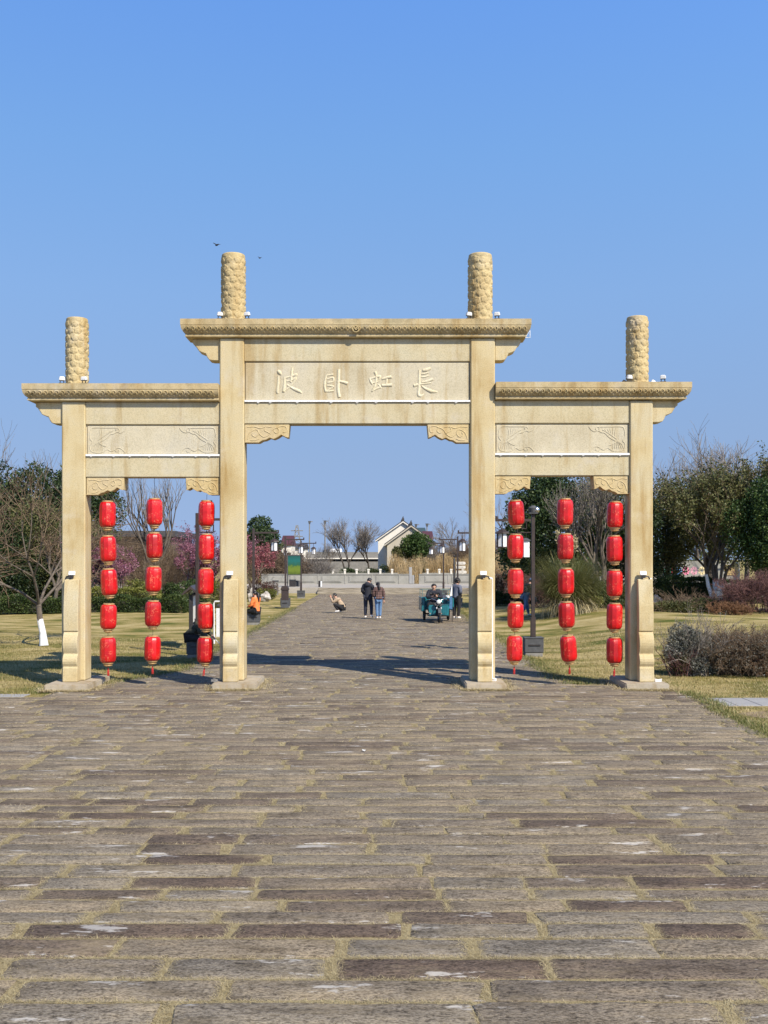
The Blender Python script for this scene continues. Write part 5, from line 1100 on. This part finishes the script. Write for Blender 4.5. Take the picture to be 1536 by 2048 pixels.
def leafy_tree(label, x, y, zb, zc0, zt, rx, m, n, size, seed, cat='tree', k=16, group=None, white=0, limbs=6, mb_=None, lean=0, extra=None, fr=(.30, .5)):
    rng = np.random.default_rng(seed); t = thing('leafy_tree', label, cat, (x, y, zb), 0, group); h = zt-zb; c = (lean, 0, (zc0+zt)/2-zb); R = (rx, rx, (zt-zc0)/2)
    trunk(t, [(0, 0, 0), (lean*.2, 0, h*.2), (lean*.5+.05, 0, h*.45), (lean*.9, 0, h*.75)], (max(.07, h*.026), h*.008), mb_, white)
    L = random_lumps(rng, c, R, k, fr)
    if extra: L += extra
    sg = []
    for l in L[:limbs*2]:
        p = Vector((lean*.4, 0, h*rng.uniform(.2, .5))); q = Vector(l[:3]); mid = p.lerp(q, .5)+Vector(rng.normal(size=3)*.1)
        sg += [(np.array(p), np.array(mid), h*.010, h*.007, 1), (np.array(mid), np.array(q), h*.007, h*.002, 1)]
    me = segmesh('limbs', sg, 5); link('limbs', me, mb_ or m_bark, t)
    V, F, T = lumps_crown(rng, L, n, size); link('crown', mesh_np('crown', V, F, T), m, t); return t
def bare_tree(label, x, y, zb, h, spread, m, seed, trunks=1, white=0, tm=None, kids=(4, 4, 4, 3), ang=.55, up=.14, r0=None, rmin=.004, lean=(0, 0), first=.32, lr=.62, group=None, leaf=None, shrink=.66, wander=.24):
    rng = np.random.default_rng(seed); t = thing('bare_tree', label, 'tree', (x, y, zb), 0, group); segs = []
    r0 = r0 or h*.02
    for q in range(trunks):
        a = rng.uniform(0, 2*PI) if trunks > 1 else 0; off = np.array([math.cos(a), math.sin(a), 0])*(.10 if trunks > 1 else 0)*h*.25; d0 = np.array([lean[0]+off[0]*1.4*(trunks > 1), lean[1]+off[1]*1.4, 1.])
        base = off*.35; hh = h*first*(1 if trunks == 1 else rng.uniform(.8, 1.1)); p1 = base+d0/np.linalg.norm(d0)*hh
        pts = [base, base+(p1-base)*.3+rng.normal(size=3)*.02, base+(p1-base)*.65+rng.normal(size=3)*.03, p1]; trunk(t, pts, (r0, r0*.72), tm or m_bark, white)
        nb = rng.integers(3, 5) if trunks == 1 else 2
        for j in range(nb):
            b = rng.uniform(0, 2*PI); d = d0/np.linalg.norm(d0)*.9+np.array([math.cos(b), math.sin(b), 0])*spread*rng.uniform(.5, 1.1)
            grow(rng, p1-d0*.03*rng.random(), d, h*.36*rng.uniform(.8, 1.15), r0*lr, 1, segs, wander, (0,)+kids[1:], ang, up, shrink)
    big = [s for s in segs if s[4] <= 2]; fine = [s for s in segs if s[4] > 2]
    link('limbs', segmesh('limbs', big, 5, rmin), tm or m_bark, t)
    if fine: link('crown', segmesh('crown', fine, 3, rmin), m, t)
    if leaf:
        lm, dens, size = leaf; tips = np.array([s[1] for s in segs if s[4] >= 2]); st = np.array([s[0] for s in segs if s[4] >= 2]); k = int(len(tips)*dens); i = rng.integers(0, len(tips), k); f = rng.random((k, 1))
        P = st[i]*(1-f)+tips[i]*f+rng.normal(size=(k, 3))*size*.7; V, F = leaves(P, size, rng, None, .6, .1); link('foliage', mesh_np('foliage', V, [F], rng.beta(2, 2, k)), lm, t)
    return t
def hedge(label, x0, x1, y0, y1, h, m, n, size, seed, zb=None, group=None, wob=.10, cat='hedge', name='clipped_hedge'):
    rng = np.random.default_rng(seed); cx, cy = (x0+x1)/2, (y0+y1)/2; zb = float(gz(cx, cy)) if zb is None else zb
    t = thing(name, label, cat, (cx, cy, zb), 0, group); W, D = x1-x0, y1-y0; A = np.array([W*h, D*h, W*D, D*h]); A = A/A.sum(); parts = []
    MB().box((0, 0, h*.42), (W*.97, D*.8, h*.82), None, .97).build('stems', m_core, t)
    f = rng.choice(4, n, p=A); u, v = rng.random(n), rng.random(n); P = np.zeros((n, 3)); O = np.zeros((n, 3))
    P[:, 0] = np.where(f == 1, W/2, np.where(f == 3, -W/2, (u-.5)*W)); P[:, 1] = np.where(f == 0, -D/2, np.where(f == 2, (v-.5)*D, (u-.5)*D)); P[:, 2] = np.where(f == 2, h, v*h)
    O[:, 1] = np.where(f == 0, -1, 0); O[:, 2] = np.where(f == 2, 1, .1); O[:, 0] = np.where(f == 1, 1, np.where(f == 3, -1, 0))
    b = wob*(np.sin(P[:, 0]*2.3+seed)+np.sin(P[:, 0]*5.1+P[:, 2]*4)*.6); P += O*(b+rng.normal(0, .045, n)-.03)[:, None]; P[:, 2] *= 1+.05*np.sin(P[:, 0]*1.7)
    V, F = leaves(P, size, rng, O*.7, .6, 0); T = np.clip(rng.normal(.42, .2, n)+.18*np.sin(P[:, 0]*3.1+seed)*np.sin(P[:, 2]*7), 0, 1); link('foliage', mesh_np('foliage', V, [F], T), m, t); return t
def shrub(label, x, y, R, m, n, size, seed, zb=None, k=9, cat='shrub', twigs=None, group=None, droop=.1, name='round_shrub'):
    rng = np.random.default_rng(seed); zb = float(gz(x, y)) if zb is None else zb; t = thing(name, label, cat, (x, y, zb), 0, group)
    L = [(0, 0, R[2]*.35, R[0]*.75, R[1]*.75, R[2]*.62, 0)]+random_lumps(rng, (0, 0, R[2]*.5), (R[0], R[1], R[2]*.55), k, (.3, .45), -.6)
    V, F, T = lumps_crown(rng, L, n, size, .6, .55, droop); keep = np.repeat(V.reshape(-1, 4, 3)[:, :, 2].min(1) > -.02, 4).reshape(-1, 4)[:, 0]
    V = V.reshape(-1, 4, 3)[keep].reshape(-1, 3); T = T[keep]; link('foliage', mesh_np('foliage', V, [np.arange(len(V)).reshape(-1, 4)], T), m, t)
    sg = []
    for q in range(twigs[1] if twigs else 40):
        d = rng.normal(size=3); d[2] = abs(d[2])+.5; d[:2] *= np.array([R[0], R[1]])/R[2]*.9; d /= np.linalg.norm(d); Ln = min(R[2]*1.0/max(d[2], .35), max(R[0], R[2]))*rng.uniform(.55, .85)
        grow(rng, np.array([rng.normal()*R[0]*.3, rng.normal()*R[1]*.3, 0]), d, Ln, .010, 0, sg, .25, (2, 2) if twigs else (1,), .5, .05, .5)
    link('stems', segmesh('stems', sg, 3, twigs[2] if twigs else .004), twigs[0] if twigs else m_barkd, t); return t
def twig_shrub(label, x, y, R, m, n, seed, zb=None, rmin=.004, leaf=None, kids=(3, 3, 2)):
    rng = np.random.default_rng(seed); zb = float(gz(x, y)) if zb is None else zb; t = thing('twiggy_shrub', label, 'shrub', (x, y, zb)); sg = []
    for q in range(n):
        p = np.array([rng.uniform(-1, 1)*R[0]*.55, rng.uniform(-1, 1)*R[1]*.55, 0]); d = np.array([p[0]/R[0]*1.2+rng.normal()*.35, p[1]/R[1]*1.2+rng.normal()*.35, 1.0])
        grow(rng, p, d, R[2]*rng.uniform(.4, .62), .014, 0, sg, .35, kids, .6, .0, .62)
    link('stems', segmesh('stems', [s for s in sg if s[4] < 2], 4, rmin), m, t); link('twigs', segmesh('twigs', [s for s in sg if s[4] >= 2], 3, rmin), m, t)
    if leaf:
        lm, k, size = leaf; i = rng.integers(0, len(sg), k); P = np.array([sg[j][1] for j in i])+rng.normal(size=(k, 3))*size*.5; V, F = leaves(P, size, rng, None, .5, 0); link('foliage', mesh_np('foliage', V, [F], rng.beta(2, 2, k)), lm, t)
    return t
def ribbons(P, H, W, rng, bend, seg=4, az=None):
    N = len(P); az = rng.uniform(0, 2*PI, N) if az is None else az; L = H*rng.uniform(.6, 1.15, N); dx, dy = np.cos(az), np.sin(az); b = bend*rng.uniform(.3, 1.3, N); V = []
    for j in range(seg+1):
        s = j/seg; th = b*s; r = L*s*np.sin(th)*.8; h = L*s*np.cos(th*.85); w_ = W*(1-s*.85)*.5
        c = P+np.stack([dx*r, dy*r, h], 1); sd = np.stack([-dy, dx, 0*dx], 1)*np.broadcast_to(w_, (N,))[:, None]; V += [c-sd, c+sd]
    V = np.stack(V, 1); n = 2*(seg+1); base = (np.arange(N)*n)[:, None]; F = np.concatenate([base+np.array([2*j, 2*j+1, 2*j+3, 2*j+2]) for j in range(seg)])
    return V.reshape(-1, 3), F, np.tile(rng.beta(2, 2, N), seg)

# left side -----------------------------------------------------------------
x, y, z = ground(88, 1292)
bare_tree('small bare tree with a bright limewashed trunk on the left lawn', x, y, z, 4.5, .95, m_twig, 11, white=1.0, kids=(4, 4, 4, 4), ang=.62, up=.05, r0=.10, first=.27, lean=(-.16, .1), rmin=.004, shrink=.74, lr=.48)
x, y, z = ground(102, 1226); t = bare_tree('leaning bare tree with patchy limewash just in front of the left hedge', x, y, z, 3.2, .8, m_twig, 12, white=.55, ang=.6, r0=.13, first=.34, lean=(.25, 0))
bare_tree('reddish bare tree whose twigs fan in from the left edge', -15.4, 34.5, 0, 5.4, .9, m_twig, 13, kids=(4, 4, 4, 2), ang=.6, up=.02, lean=(.3, 0), shrink=.75, first=.25)
leafy_tree('broad dark evergreen at the left edge behind the hedge', X(20, 58), 58, -.05, .2, Z(926, 58), 3.3, m_ever, 34000, .17, 21, k=26)
leafy_tree('tall evergreen rising behind the outer left column', X(160, 61), 61, -.05, .3, Z(906, 61), 2.3, m_ever, 22000, .16, 22, k=24)
leafy_tree('olive-brown bushy tree between the two left evergreens', X(85, 55), 55, -.05, .2, Z(985, 55), 2.7, m_olive, 24000, .13, 23, k=20)
leafy_tree('dense brown-green bush mass between hedge and left evergreens', X(75, 64), 64, -.05, .1, Z(972, 64), 3.0, m_olive, 26000, .16, 224, k=26)
leafy_tree('dense dark bush low behind the left hedge', X(-5, 54), 54, -.05, .1, Z(1060, 54), 2.6, m_ever, 18000, .13, 225, k=22)
bare_tree('tall leafless tree with thin top twigs above the left evergreens', X(38, 66), 66, 0, 8.4, .7, m_twigg, 24, up=.1, rmin=.006)
bare_tree('pinkish bare treetop at the upper left edge', X(-4, 75), 75, 0, 9.2, .6, m_twigg, 25, rmin=.006)
bare_tree('pink blossoming plum behind the outer left column', X(170, 52.5), 52.5, -.05, 3.3, 1.0, m_twigp, 26, kids=(4, 4, 4, 3), ang=.6, leaf=(m_pink, 4.5, .085), group='pink blossoming plums', first=.22)
bare_tree('pink blossoming plum left of the middle lantern string', X(235, 54.5), 54.5, -.05, 3.1, 1.0, m_twigp, 27, kids=(4, 4, 4, 3), ang=.6, leaf=(m_pink, 4.5, .085), group='pink blossoming plums', first=.22)
bare_tree('pink blossoming plum half behind the inner-left lantern string', X(372, 57), 57, -.05, 3.9, .95, m_twigp, 28, kids=(4, 4, 4, 3), ang=.6, leaf=(m_pink, 4.2, .085), group='pink blossoming plums', first=.25)
bare_tree('pink blossoming plum behind the inner left column', X(428, 59), 59, -.05, 4.2, .9, m_twigp, 29, kids=(4, 4, 4, 3), ang=.6, leaf=(m_pink, 4.2, .085), group='pink blossoming plums', first=.25)
bare_tree('rose-red blossoming plum just right of the inner left column', X(503, 66), 66, -.05, 3.7, .8, m_twigp, 30, kids=(4, 4, 4, 3), ang=.55, leaf=(m_rose, 4.0, .085), first=.22)
bare_tree('tall slender leafless tree in the middle of the left bay', X(296, 63), 63, -.05, 7.0, .55, m_twigg, 31, trunks=3, kids=(3, 3, 3, 2), ang=.38, up=.2, rmin=.006)
twig_shrub('wide thicket of brown bare shrubs in front of the long hall', X(280, 68), 68, (3.4, 1.2, 3.6), m_twig, 120, 32, rmin=.006)
twig_shrub('grey-brown bare shrub between the pink plums', X(340, 60), 60, (1.5, .8, 2.6), m_twig, 50, 33, rmin=.005)
hedge('long low dark hedge along the back of the left lawn', X(-60, 50), X(365, 50), 49.5, 50.6, .66, m_hedge, 26000, .075, 34)
hedge('golden-green clipped hedge behind the dark left hedge', X(120, 53), X(318, 53), 52.2, 53.6, .98, m_gold_h, 14000, .075, 35)
shrub('round dark shrub left of the notice board', X(352, 53.5), 53.5, (.9, .8, 1.35), m_hedge, 5000, .08, 36)
shrub('round green shrub behind the notice board', X(388, 55), 55, (1.0, .8, 1.5), m_ever2, 5000, .085, 37)
shrub('yellow-green shrub under the left plums', X(262, 54.6), 54.6, (.9, .7, 1.5), m_gold_h, 4000, .08, 38)
shrub('green shrub behind the inner left column', X(440, 56), 56, (1.1, .8, 1.4), m_gold_h, 5000, .08, 39)
shrub('bronze shrub behind the pale rocks', X(520, 69), 69, (1.3, .7, 1.25), m_redl, 4000, .08, 40)
shrub('yellow-green low shrub beside the pale rocks', X(528, 66.5), 66.5, (.8, .5, .75), m_gold_h, 2500, .07, 41)
leafy_tree('round-topped dark green tree right of the inner left column', X(512, 97), 97, .3, 2.2, Z(1038, 97), 2.5, m_ever, 12000, .20, 42, k=18)
leafy_tree('smaller dark green tree stepping down right of the round-topped one', X(543, 99), 99, .3, 2.0, Z(1062, 99), 1.3, m_ever, 5000, .2, 43, k=12)
for i, (px, d, h, sp, lb) in enumerate(((520, 93.5, 3.2, 2.0, 'brown bare thicket behind the first left lantern'), (555, 94, 3.0, 2.0, 'brown bare thicket behind the litter bin lamp post'), (612, 95, 2.5, 1.6, 'thin bare thicket right of the green poster'))):
    twig_shrub(lb, X(px, d), d, (sp, .9, h), m_twig if i < 2 else m_twigg, 70, 44+i, .0, .008)
# centre, beyond the canal -----------------------------------------------------------------
bare_tree('leafless tree with fanned branches left of the beige house', X(693, 118), 118, .3, 5.6, .55, m_twigg, 51, trunks=3, tm=m_barkd, kids=(4, 5, 4, 4), ang=.45, up=.15, rmin=.009, white=.7)
bare_tree('leafless tree with a crooked leaning trunk beside the beige house', X(738, 120), 120, .3, 5.4, .7, m_twigg, 57, trunks=1, tm=m_barkd, kids=(4, 5, 5, 4), ang=.55, up=.2, rmin=.009, lean=(-.05, 0), r0=.12)
bare_tree('pale leaning sapling left of the fanned leafless tree', X(668, 122), 122, .3, 3.6, .5, m_twigg, 53, rmin=.008, lean=(-.5, 0))
bare_tree('leafless tree against the sky left of the inner right column', X(922, 128), 128, .3, 6.4, .8, m_twigg, 54, kids=(4, 4, 4, 3), ang=.5, rmin=.009, r0=.12)
leafy_tree('round dark evergreen in front of the beige house', X(829, 118), 118, .3, 1.4, Z(1063, 118), 1.75, m_ever2, 11000, .2, 55, k=18)
leafy_tree('small thin evergreen left of the round one', X(795, 117), 117, .3, 1.2, Z(1093, 117), .75, m_olive, 2500, .16, 56, k=8)
for i, (px, d, R, m, lb) in enumerate(((668, 115, (1.2, .6, .9), m_hedge, 'low dark shrub below the bridge at the railing'), (702, 116, (1.6, .6, 1.2), m_ever, 'dark low shrub under the fanned leafless tree'), (742, 116, (1.2, .7, 1.3), m_hedge, 'low shrub under the crooked leafless tree'), (772, 115, (1.5, .7, 1.5), m_hedge, 'dome shaped green shrub at the foot of the beige house'), (845, 114.5, (1.0, .7, 1.9), m_ever2, 'dome shaped dark shrub among the reeds'), (632, 115, (1.3, .6, .9), m_gold_h, 'yellowish low shrub left end of the far railing'))):
    shrub(lb, X(px, d), d, R, m, 2600, .12, 60+i, .3, 7)
rng = np.random.default_rng(70); P = []
for (a, b, d0, d1, n) in ((780, 815, 113, 116, 900), (800, 842, 96, 108, 1700), (850, 1010, 113, 118, 4600), (930, 1060, 96, 108, 2200)):
    dd = rng.uniform(d0, d1, n); P.append(np.stack([(rng.uniform(a, b, n)-768)*dd/FOC, dd, np.full(n, -.4 if d0 < 110 else .25)], 1))
P = np.concatenate(P); Hh = np.where(P[:, 1] < 110, 2.9, 2.55)*(1+.12*np.sin(P[:, 0]*2.1)); V, F, T = ribbons(P, Hh, .035, rng, .35, 3)
k = 5000; i = rng.integers(0, len(P), k); Q = P[i]+np.stack([rng.normal(0, .1, k), rng.normal(0, .1, k), Hh[i]*rng.uniform(.35, 1.0, k)], 1); V2, F2 = leaves(Q, .22, rng, np.array([[0, 0, .6]]), .22, .0)
V, F, T = joinv([(V, F, T), (V2, F2, rng.beta(2, 2, k))]); tag(link('reed_bed', mesh_np('reed_bed', V, F, T), m_reed), 'golden dry reeds growing along the canal', 'reeds', None, 'stuff')
twig_shrub('grey-brown bare thicket above the right part of the reeds', X(895, 122), 122, (4.0, 1.0, 4.0), m_twigg, 120, 71, .3, .010)
twig_shrub('brown bare thicket right of the reeds behind the inner right column', X(985, 120), 120, (4.5, 1.0, 4.0), m_twig, 110, 72, .3, .010)
# right bay -----------------------------------------------------------------
leafy_tree('large dark evergreen filling the right bay', X(1118, 54), 54, .2, .6, Z(930, 54), 2.9, m_ever, 24000, .16, 81, k=26)
leafy_tree('dark evergreen behind the outer right column', X(1240, 57), 57, .2, .6, Z(955, 57), 2.6, m_ever, 18000, .16, 82, k=22)
leafy_tree('small round dark tree beside the topmost inner-right lantern', X(1038, 70), 70, 0, 1.2, Z(1047, 70), 1.3, m_ever, 6000, .17, 83, k=12)
bare_tree('grey leafless shrub-like tree between the right-bay lanterns', X(1205, 49.5), 49.5, .25, 5.9, .6, m_twigg, 84, trunks=4, kids=(3, 4, 4, 3), ang=.4, up=.15, rmin=.005, leaf=(m_olive, .6, .07))
bare_tree('thin leafless tree left of the large right evergreen', X(1040, 78), 78, 0, 6.4, .6, m_twigg, 85, kids=(3, 4, 3, 3), rmin=.007)
x, y, z = ground(1138, 1228); rng = np.random.default_rng(86); t = thing('pampas_grass', 'huge clump of green and straw pampas grass in the right bay', 'ornamental grass', (x, y, z))
N = 5200; a = rng.uniform(0, 2*PI, N); r = rng.random(N)**.7*.55; V, F, T = ribbons(np.stack([r*np.cos(a)*1.1, r*np.sin(a)*.7, 0*a], 1), 2.45, .022, rng, 1.15, 6, a+rng.normal(0, .5, N)); link('blades', mesh_np('blades', V, [F], T), m_pamp, t)
N = 900; a = rng.uniform(0, 2*PI, N); V, F, T = ribbons(np.stack([.5*np.cos(a), .35*np.sin(a), 0*a+.05], 1), 1.5, .03, rng, 2.3, 5, a+rng.normal(0, .6, N)); link('dead_blades', mesh_np('dead_blades', V, [F], T), m_straw, t)
for k in range(5):
    a = rng.uniform(-.35, .35); hh = 2.5+.4*rng.random(); sg = MB().tube([(0, 0, .3), (a*.7, 0, hh*.6), (a*1.5, 0, hh)], .008, 5).build('stalk', m_straw, t); n = 160; q = rng.random((n, 1)); P = np.array([[a*1.5, 0, hh]])+np.array([[a*.25, 0, .5]])*q+rng.normal(0, .035, (n, 3)); V, F = leaves(P, .10, rng, np.array([[0, 0, .8]]), .25); link('plume', mesh_np('plume', V, [F], np.full(n, .9)), m_straw, sg)
shrub('dark clipped shrubs at the right of the pampas grass', X(1215, 45.5), 45.5, (1.35, .7, 1.25), m_hedge, 8000, .07, 87, cat='shrub')
shrub('low green shrub at the right foot of the pampas grass', X(1180, 44.6), 44.6, (.55, .4, .55), m_gold_h, 2500, .06, 88)
hedge('dark low hedge behind the man in the blue cap', X(985, 57), X(1100, 57), 56.6, 57.6, .75, m_hedge, 9000, .075, 89)
twig_shrub('reddish-brown bare shrub behind the man in the blue cap', X(1020, 60), 60, (1.4, .7, 1.7), m_twigr, 70, 90, rmin=.006)
twig_shrub('plum-coloured bare shrub left of the pampas grass', X(1088, 49), 49, (.8, .5, 1.5), m_twigp, 50, 91, rmin=.005)
shrub('dark green shrub under the large right evergreen', X(1060, 62), 62, (1.6, .8, 1.9), m_ever, 6000, .1, 92)
# far right -----------------------------------------------------------------
bare_tree('multi-stemmed tree with limewashed stems and sparse olive crown', X(1432, 51), 51, .12, 6.6, .75, m_twig, 101, trunks=5, white=1.75, kids=(3, 4, 4, 3), ang=.5, up=.12, rmin=.005, leaf=(m_olive, 4.5, .12), r0=.10)
leafy_tree('broken olive-green crown behind the multi-stemmed tree', X(1420, 58), 58, .1, 1.9, Z(925, 58), 2.9, m_olive, 22000, .14, 102, k=30, fr=(.2, .36))
leafy_tree('glossy dark evergreen at the right edge', X(1540, 49), 49, .2, 1.3, Z(940, 49), 1.9, m_ever2, 26000, .12, 103, k=20)
leafy_tree('dark brownish evergreen next to the outer right column', X(1335, 60), 60, .1, .6, Z(965, 60), 1.7, m_olive, 10000, .14, 104, k=20)
for i, (px, d, h, lb) in enumerate(((1350, 72, 8.2, 'tall leafless tree above the brownish evergreen right of the archway'), (1395, 76, 8.8, 'tall leafless tree behind the olive crown'), (1492, 74, 9.4, 'tall leafless tree near the right edge'), (1545, 70, 10.4, 'leafless tree reaching in at the right edge'))):
    bare_tree(lb, X(px, d), d, 0, h, .6, m_twigg, 105+i, kids=(3, 4, 4, 3), rmin=.007, up=.12)
hedge('dark clipped hedge behind the whitewashed multi-stem tree', X(1322, 52.5), X(1425, 52.5), 52, 53.6, 1.25, m_hedge, 13000, .075, 110)
hedge('dark clipped hedge right of the whitewashed multi-stem tree', X(1442, 53.5), X(1600, 53.5), 53, 54.4, 1.1, m_hedge, 9000, .075, 111)
shrub('mixed low green shrubs next to the outer right column', X(1345, 43.5), 43.5, (1.3, .8, .48), m_olive, 6500, .065, 112, twigs=(m_twig, 60, .005))
shrub('dark spreading shrub before the whitewashed multi-stem tree', X(1405, 44.5), 44.5, (1.5, .8, .55), m_hedge, 8000, .065, 113, twigs=(m_twig, 60, .005))
twig_shrub('large plum-brown bare shrub at the right edge', X(1532, 43), 43, (1.7, .8, 1.45), m_twigp, 110, 114, rmin=.005, leaf=(m_redl, 2600, .06))
twig_shrub('reddish arching bare shrub before the plum-brown one', X(1462, 42), 42, (.9, .6, .5), m_twigr, 50, 115, rmin=.005)
shrub('grey-green leaved shrub on the near right lawn', X(1392, 23.3), 23.3, (.72, .5, 1.08), m_grey_l, 19000, .036, 116, twigs=(m_twigg, 70, .003), k=12)
shrub('low dark shrub at the left foot of the grey-green one', X(1362, 23.2), 23.2, (.30, .3, .55), m_olive, 3200, .03, 117, twigs=(m_twigp, 70, .003))
twig_shrub('brown twiggy shrub at the right edge of the near lawn', X(1480, 23.5), 23.5, (.95, .55, .86), m_twig, 170, 118, rmin=.003, leaf=(m_grey_l, 12000, .03), kids=(3, 3, 3))
twig_shrub('russet twiggy shrub cut by the right edge of the photo', X(1552, 23.2), 23.2, (.5, .4, .62), m_twigr, 80, 119, rmin=.003, leaf=(m_olive, 2200, .028), kids=(3, 3, 3))
# far woods closing the view on both sides
for nm, a, b, d, h, seed, lb in (('far_wood', -800, 140, 100, 6.0, 130, 'dark wood closing the view behind the left trees'), ('far_wood', 1010, 2400, 100, 5.4, 131, 'dark wood closing the view behind the right trees')):
    rng = np.random.default_rng(seed); L = []
    for k in range(80): px = rng.uniform(a, b); dd = d+rng.uniform(0, 10); L.append((X(px, dd), dd, h*rng.uniform(.2, .6), rng.uniform(1.4, 2.4), 1.5, h*rng.uniform(.25, .42), rng.normal(0, .1)))
    V, F, T = lumps_crown(rng, L, 26000, .3, .7); tag(link(nm, mesh_np(nm, V, F, T), m_olive), lb, 'wood', None, 'stuff')
# rocks
def rock(label, px, py, d, R, seed):
    rng = np.random.default_rng(seed); x = X(px, d); o = MB().sphere((0, 0, 0), R, 16, 10).build('rock', m_rock, None)
    for v in o.data.vertices:
        q = v.co.normalized(); f = 1+.16*math.sin(q.x*4+seed)*math.cos(q.y*5)+.12*math.sin(q.z*6+q.x*3+seed)+rng.normal(0, .035); v.co = v.co*f
    o.location = (x, d, R[2]*.75); tag(o, label, 'rock', 'landscape rocks')
rock('pale rounded rock right of the woman in orange', 531, 1200, 64, (.34, .3, .30), 1); rock('tall grey rock behind the woman in orange', 505, 1195, 63, (.30, .25, .42), 2); rock('pale rock beside the outer right column', 1315, 1188, 52, (.26, .25, .42), 3)
for i, (px, py, lb) in enumerate(((727, 1508, 'white scrap of paper on the near paving'), (538, 1236, 'tiny white scrap on the grass edge by the path'))):
    x, y, z = ground(px, py); o = MB().box((0, 0, .03), (.035, .03, .012), Matrix.Rotation(.4, 3, 'Y')).box((.02, .01, .028), (.02, .03, .006), Matrix.Rotation(-.5, 3, 'X')).build('paper_scrap', m_white, None, bevel=.002); o.location = (x, y, max(z, 0)); tag(o, lb, 'litter')
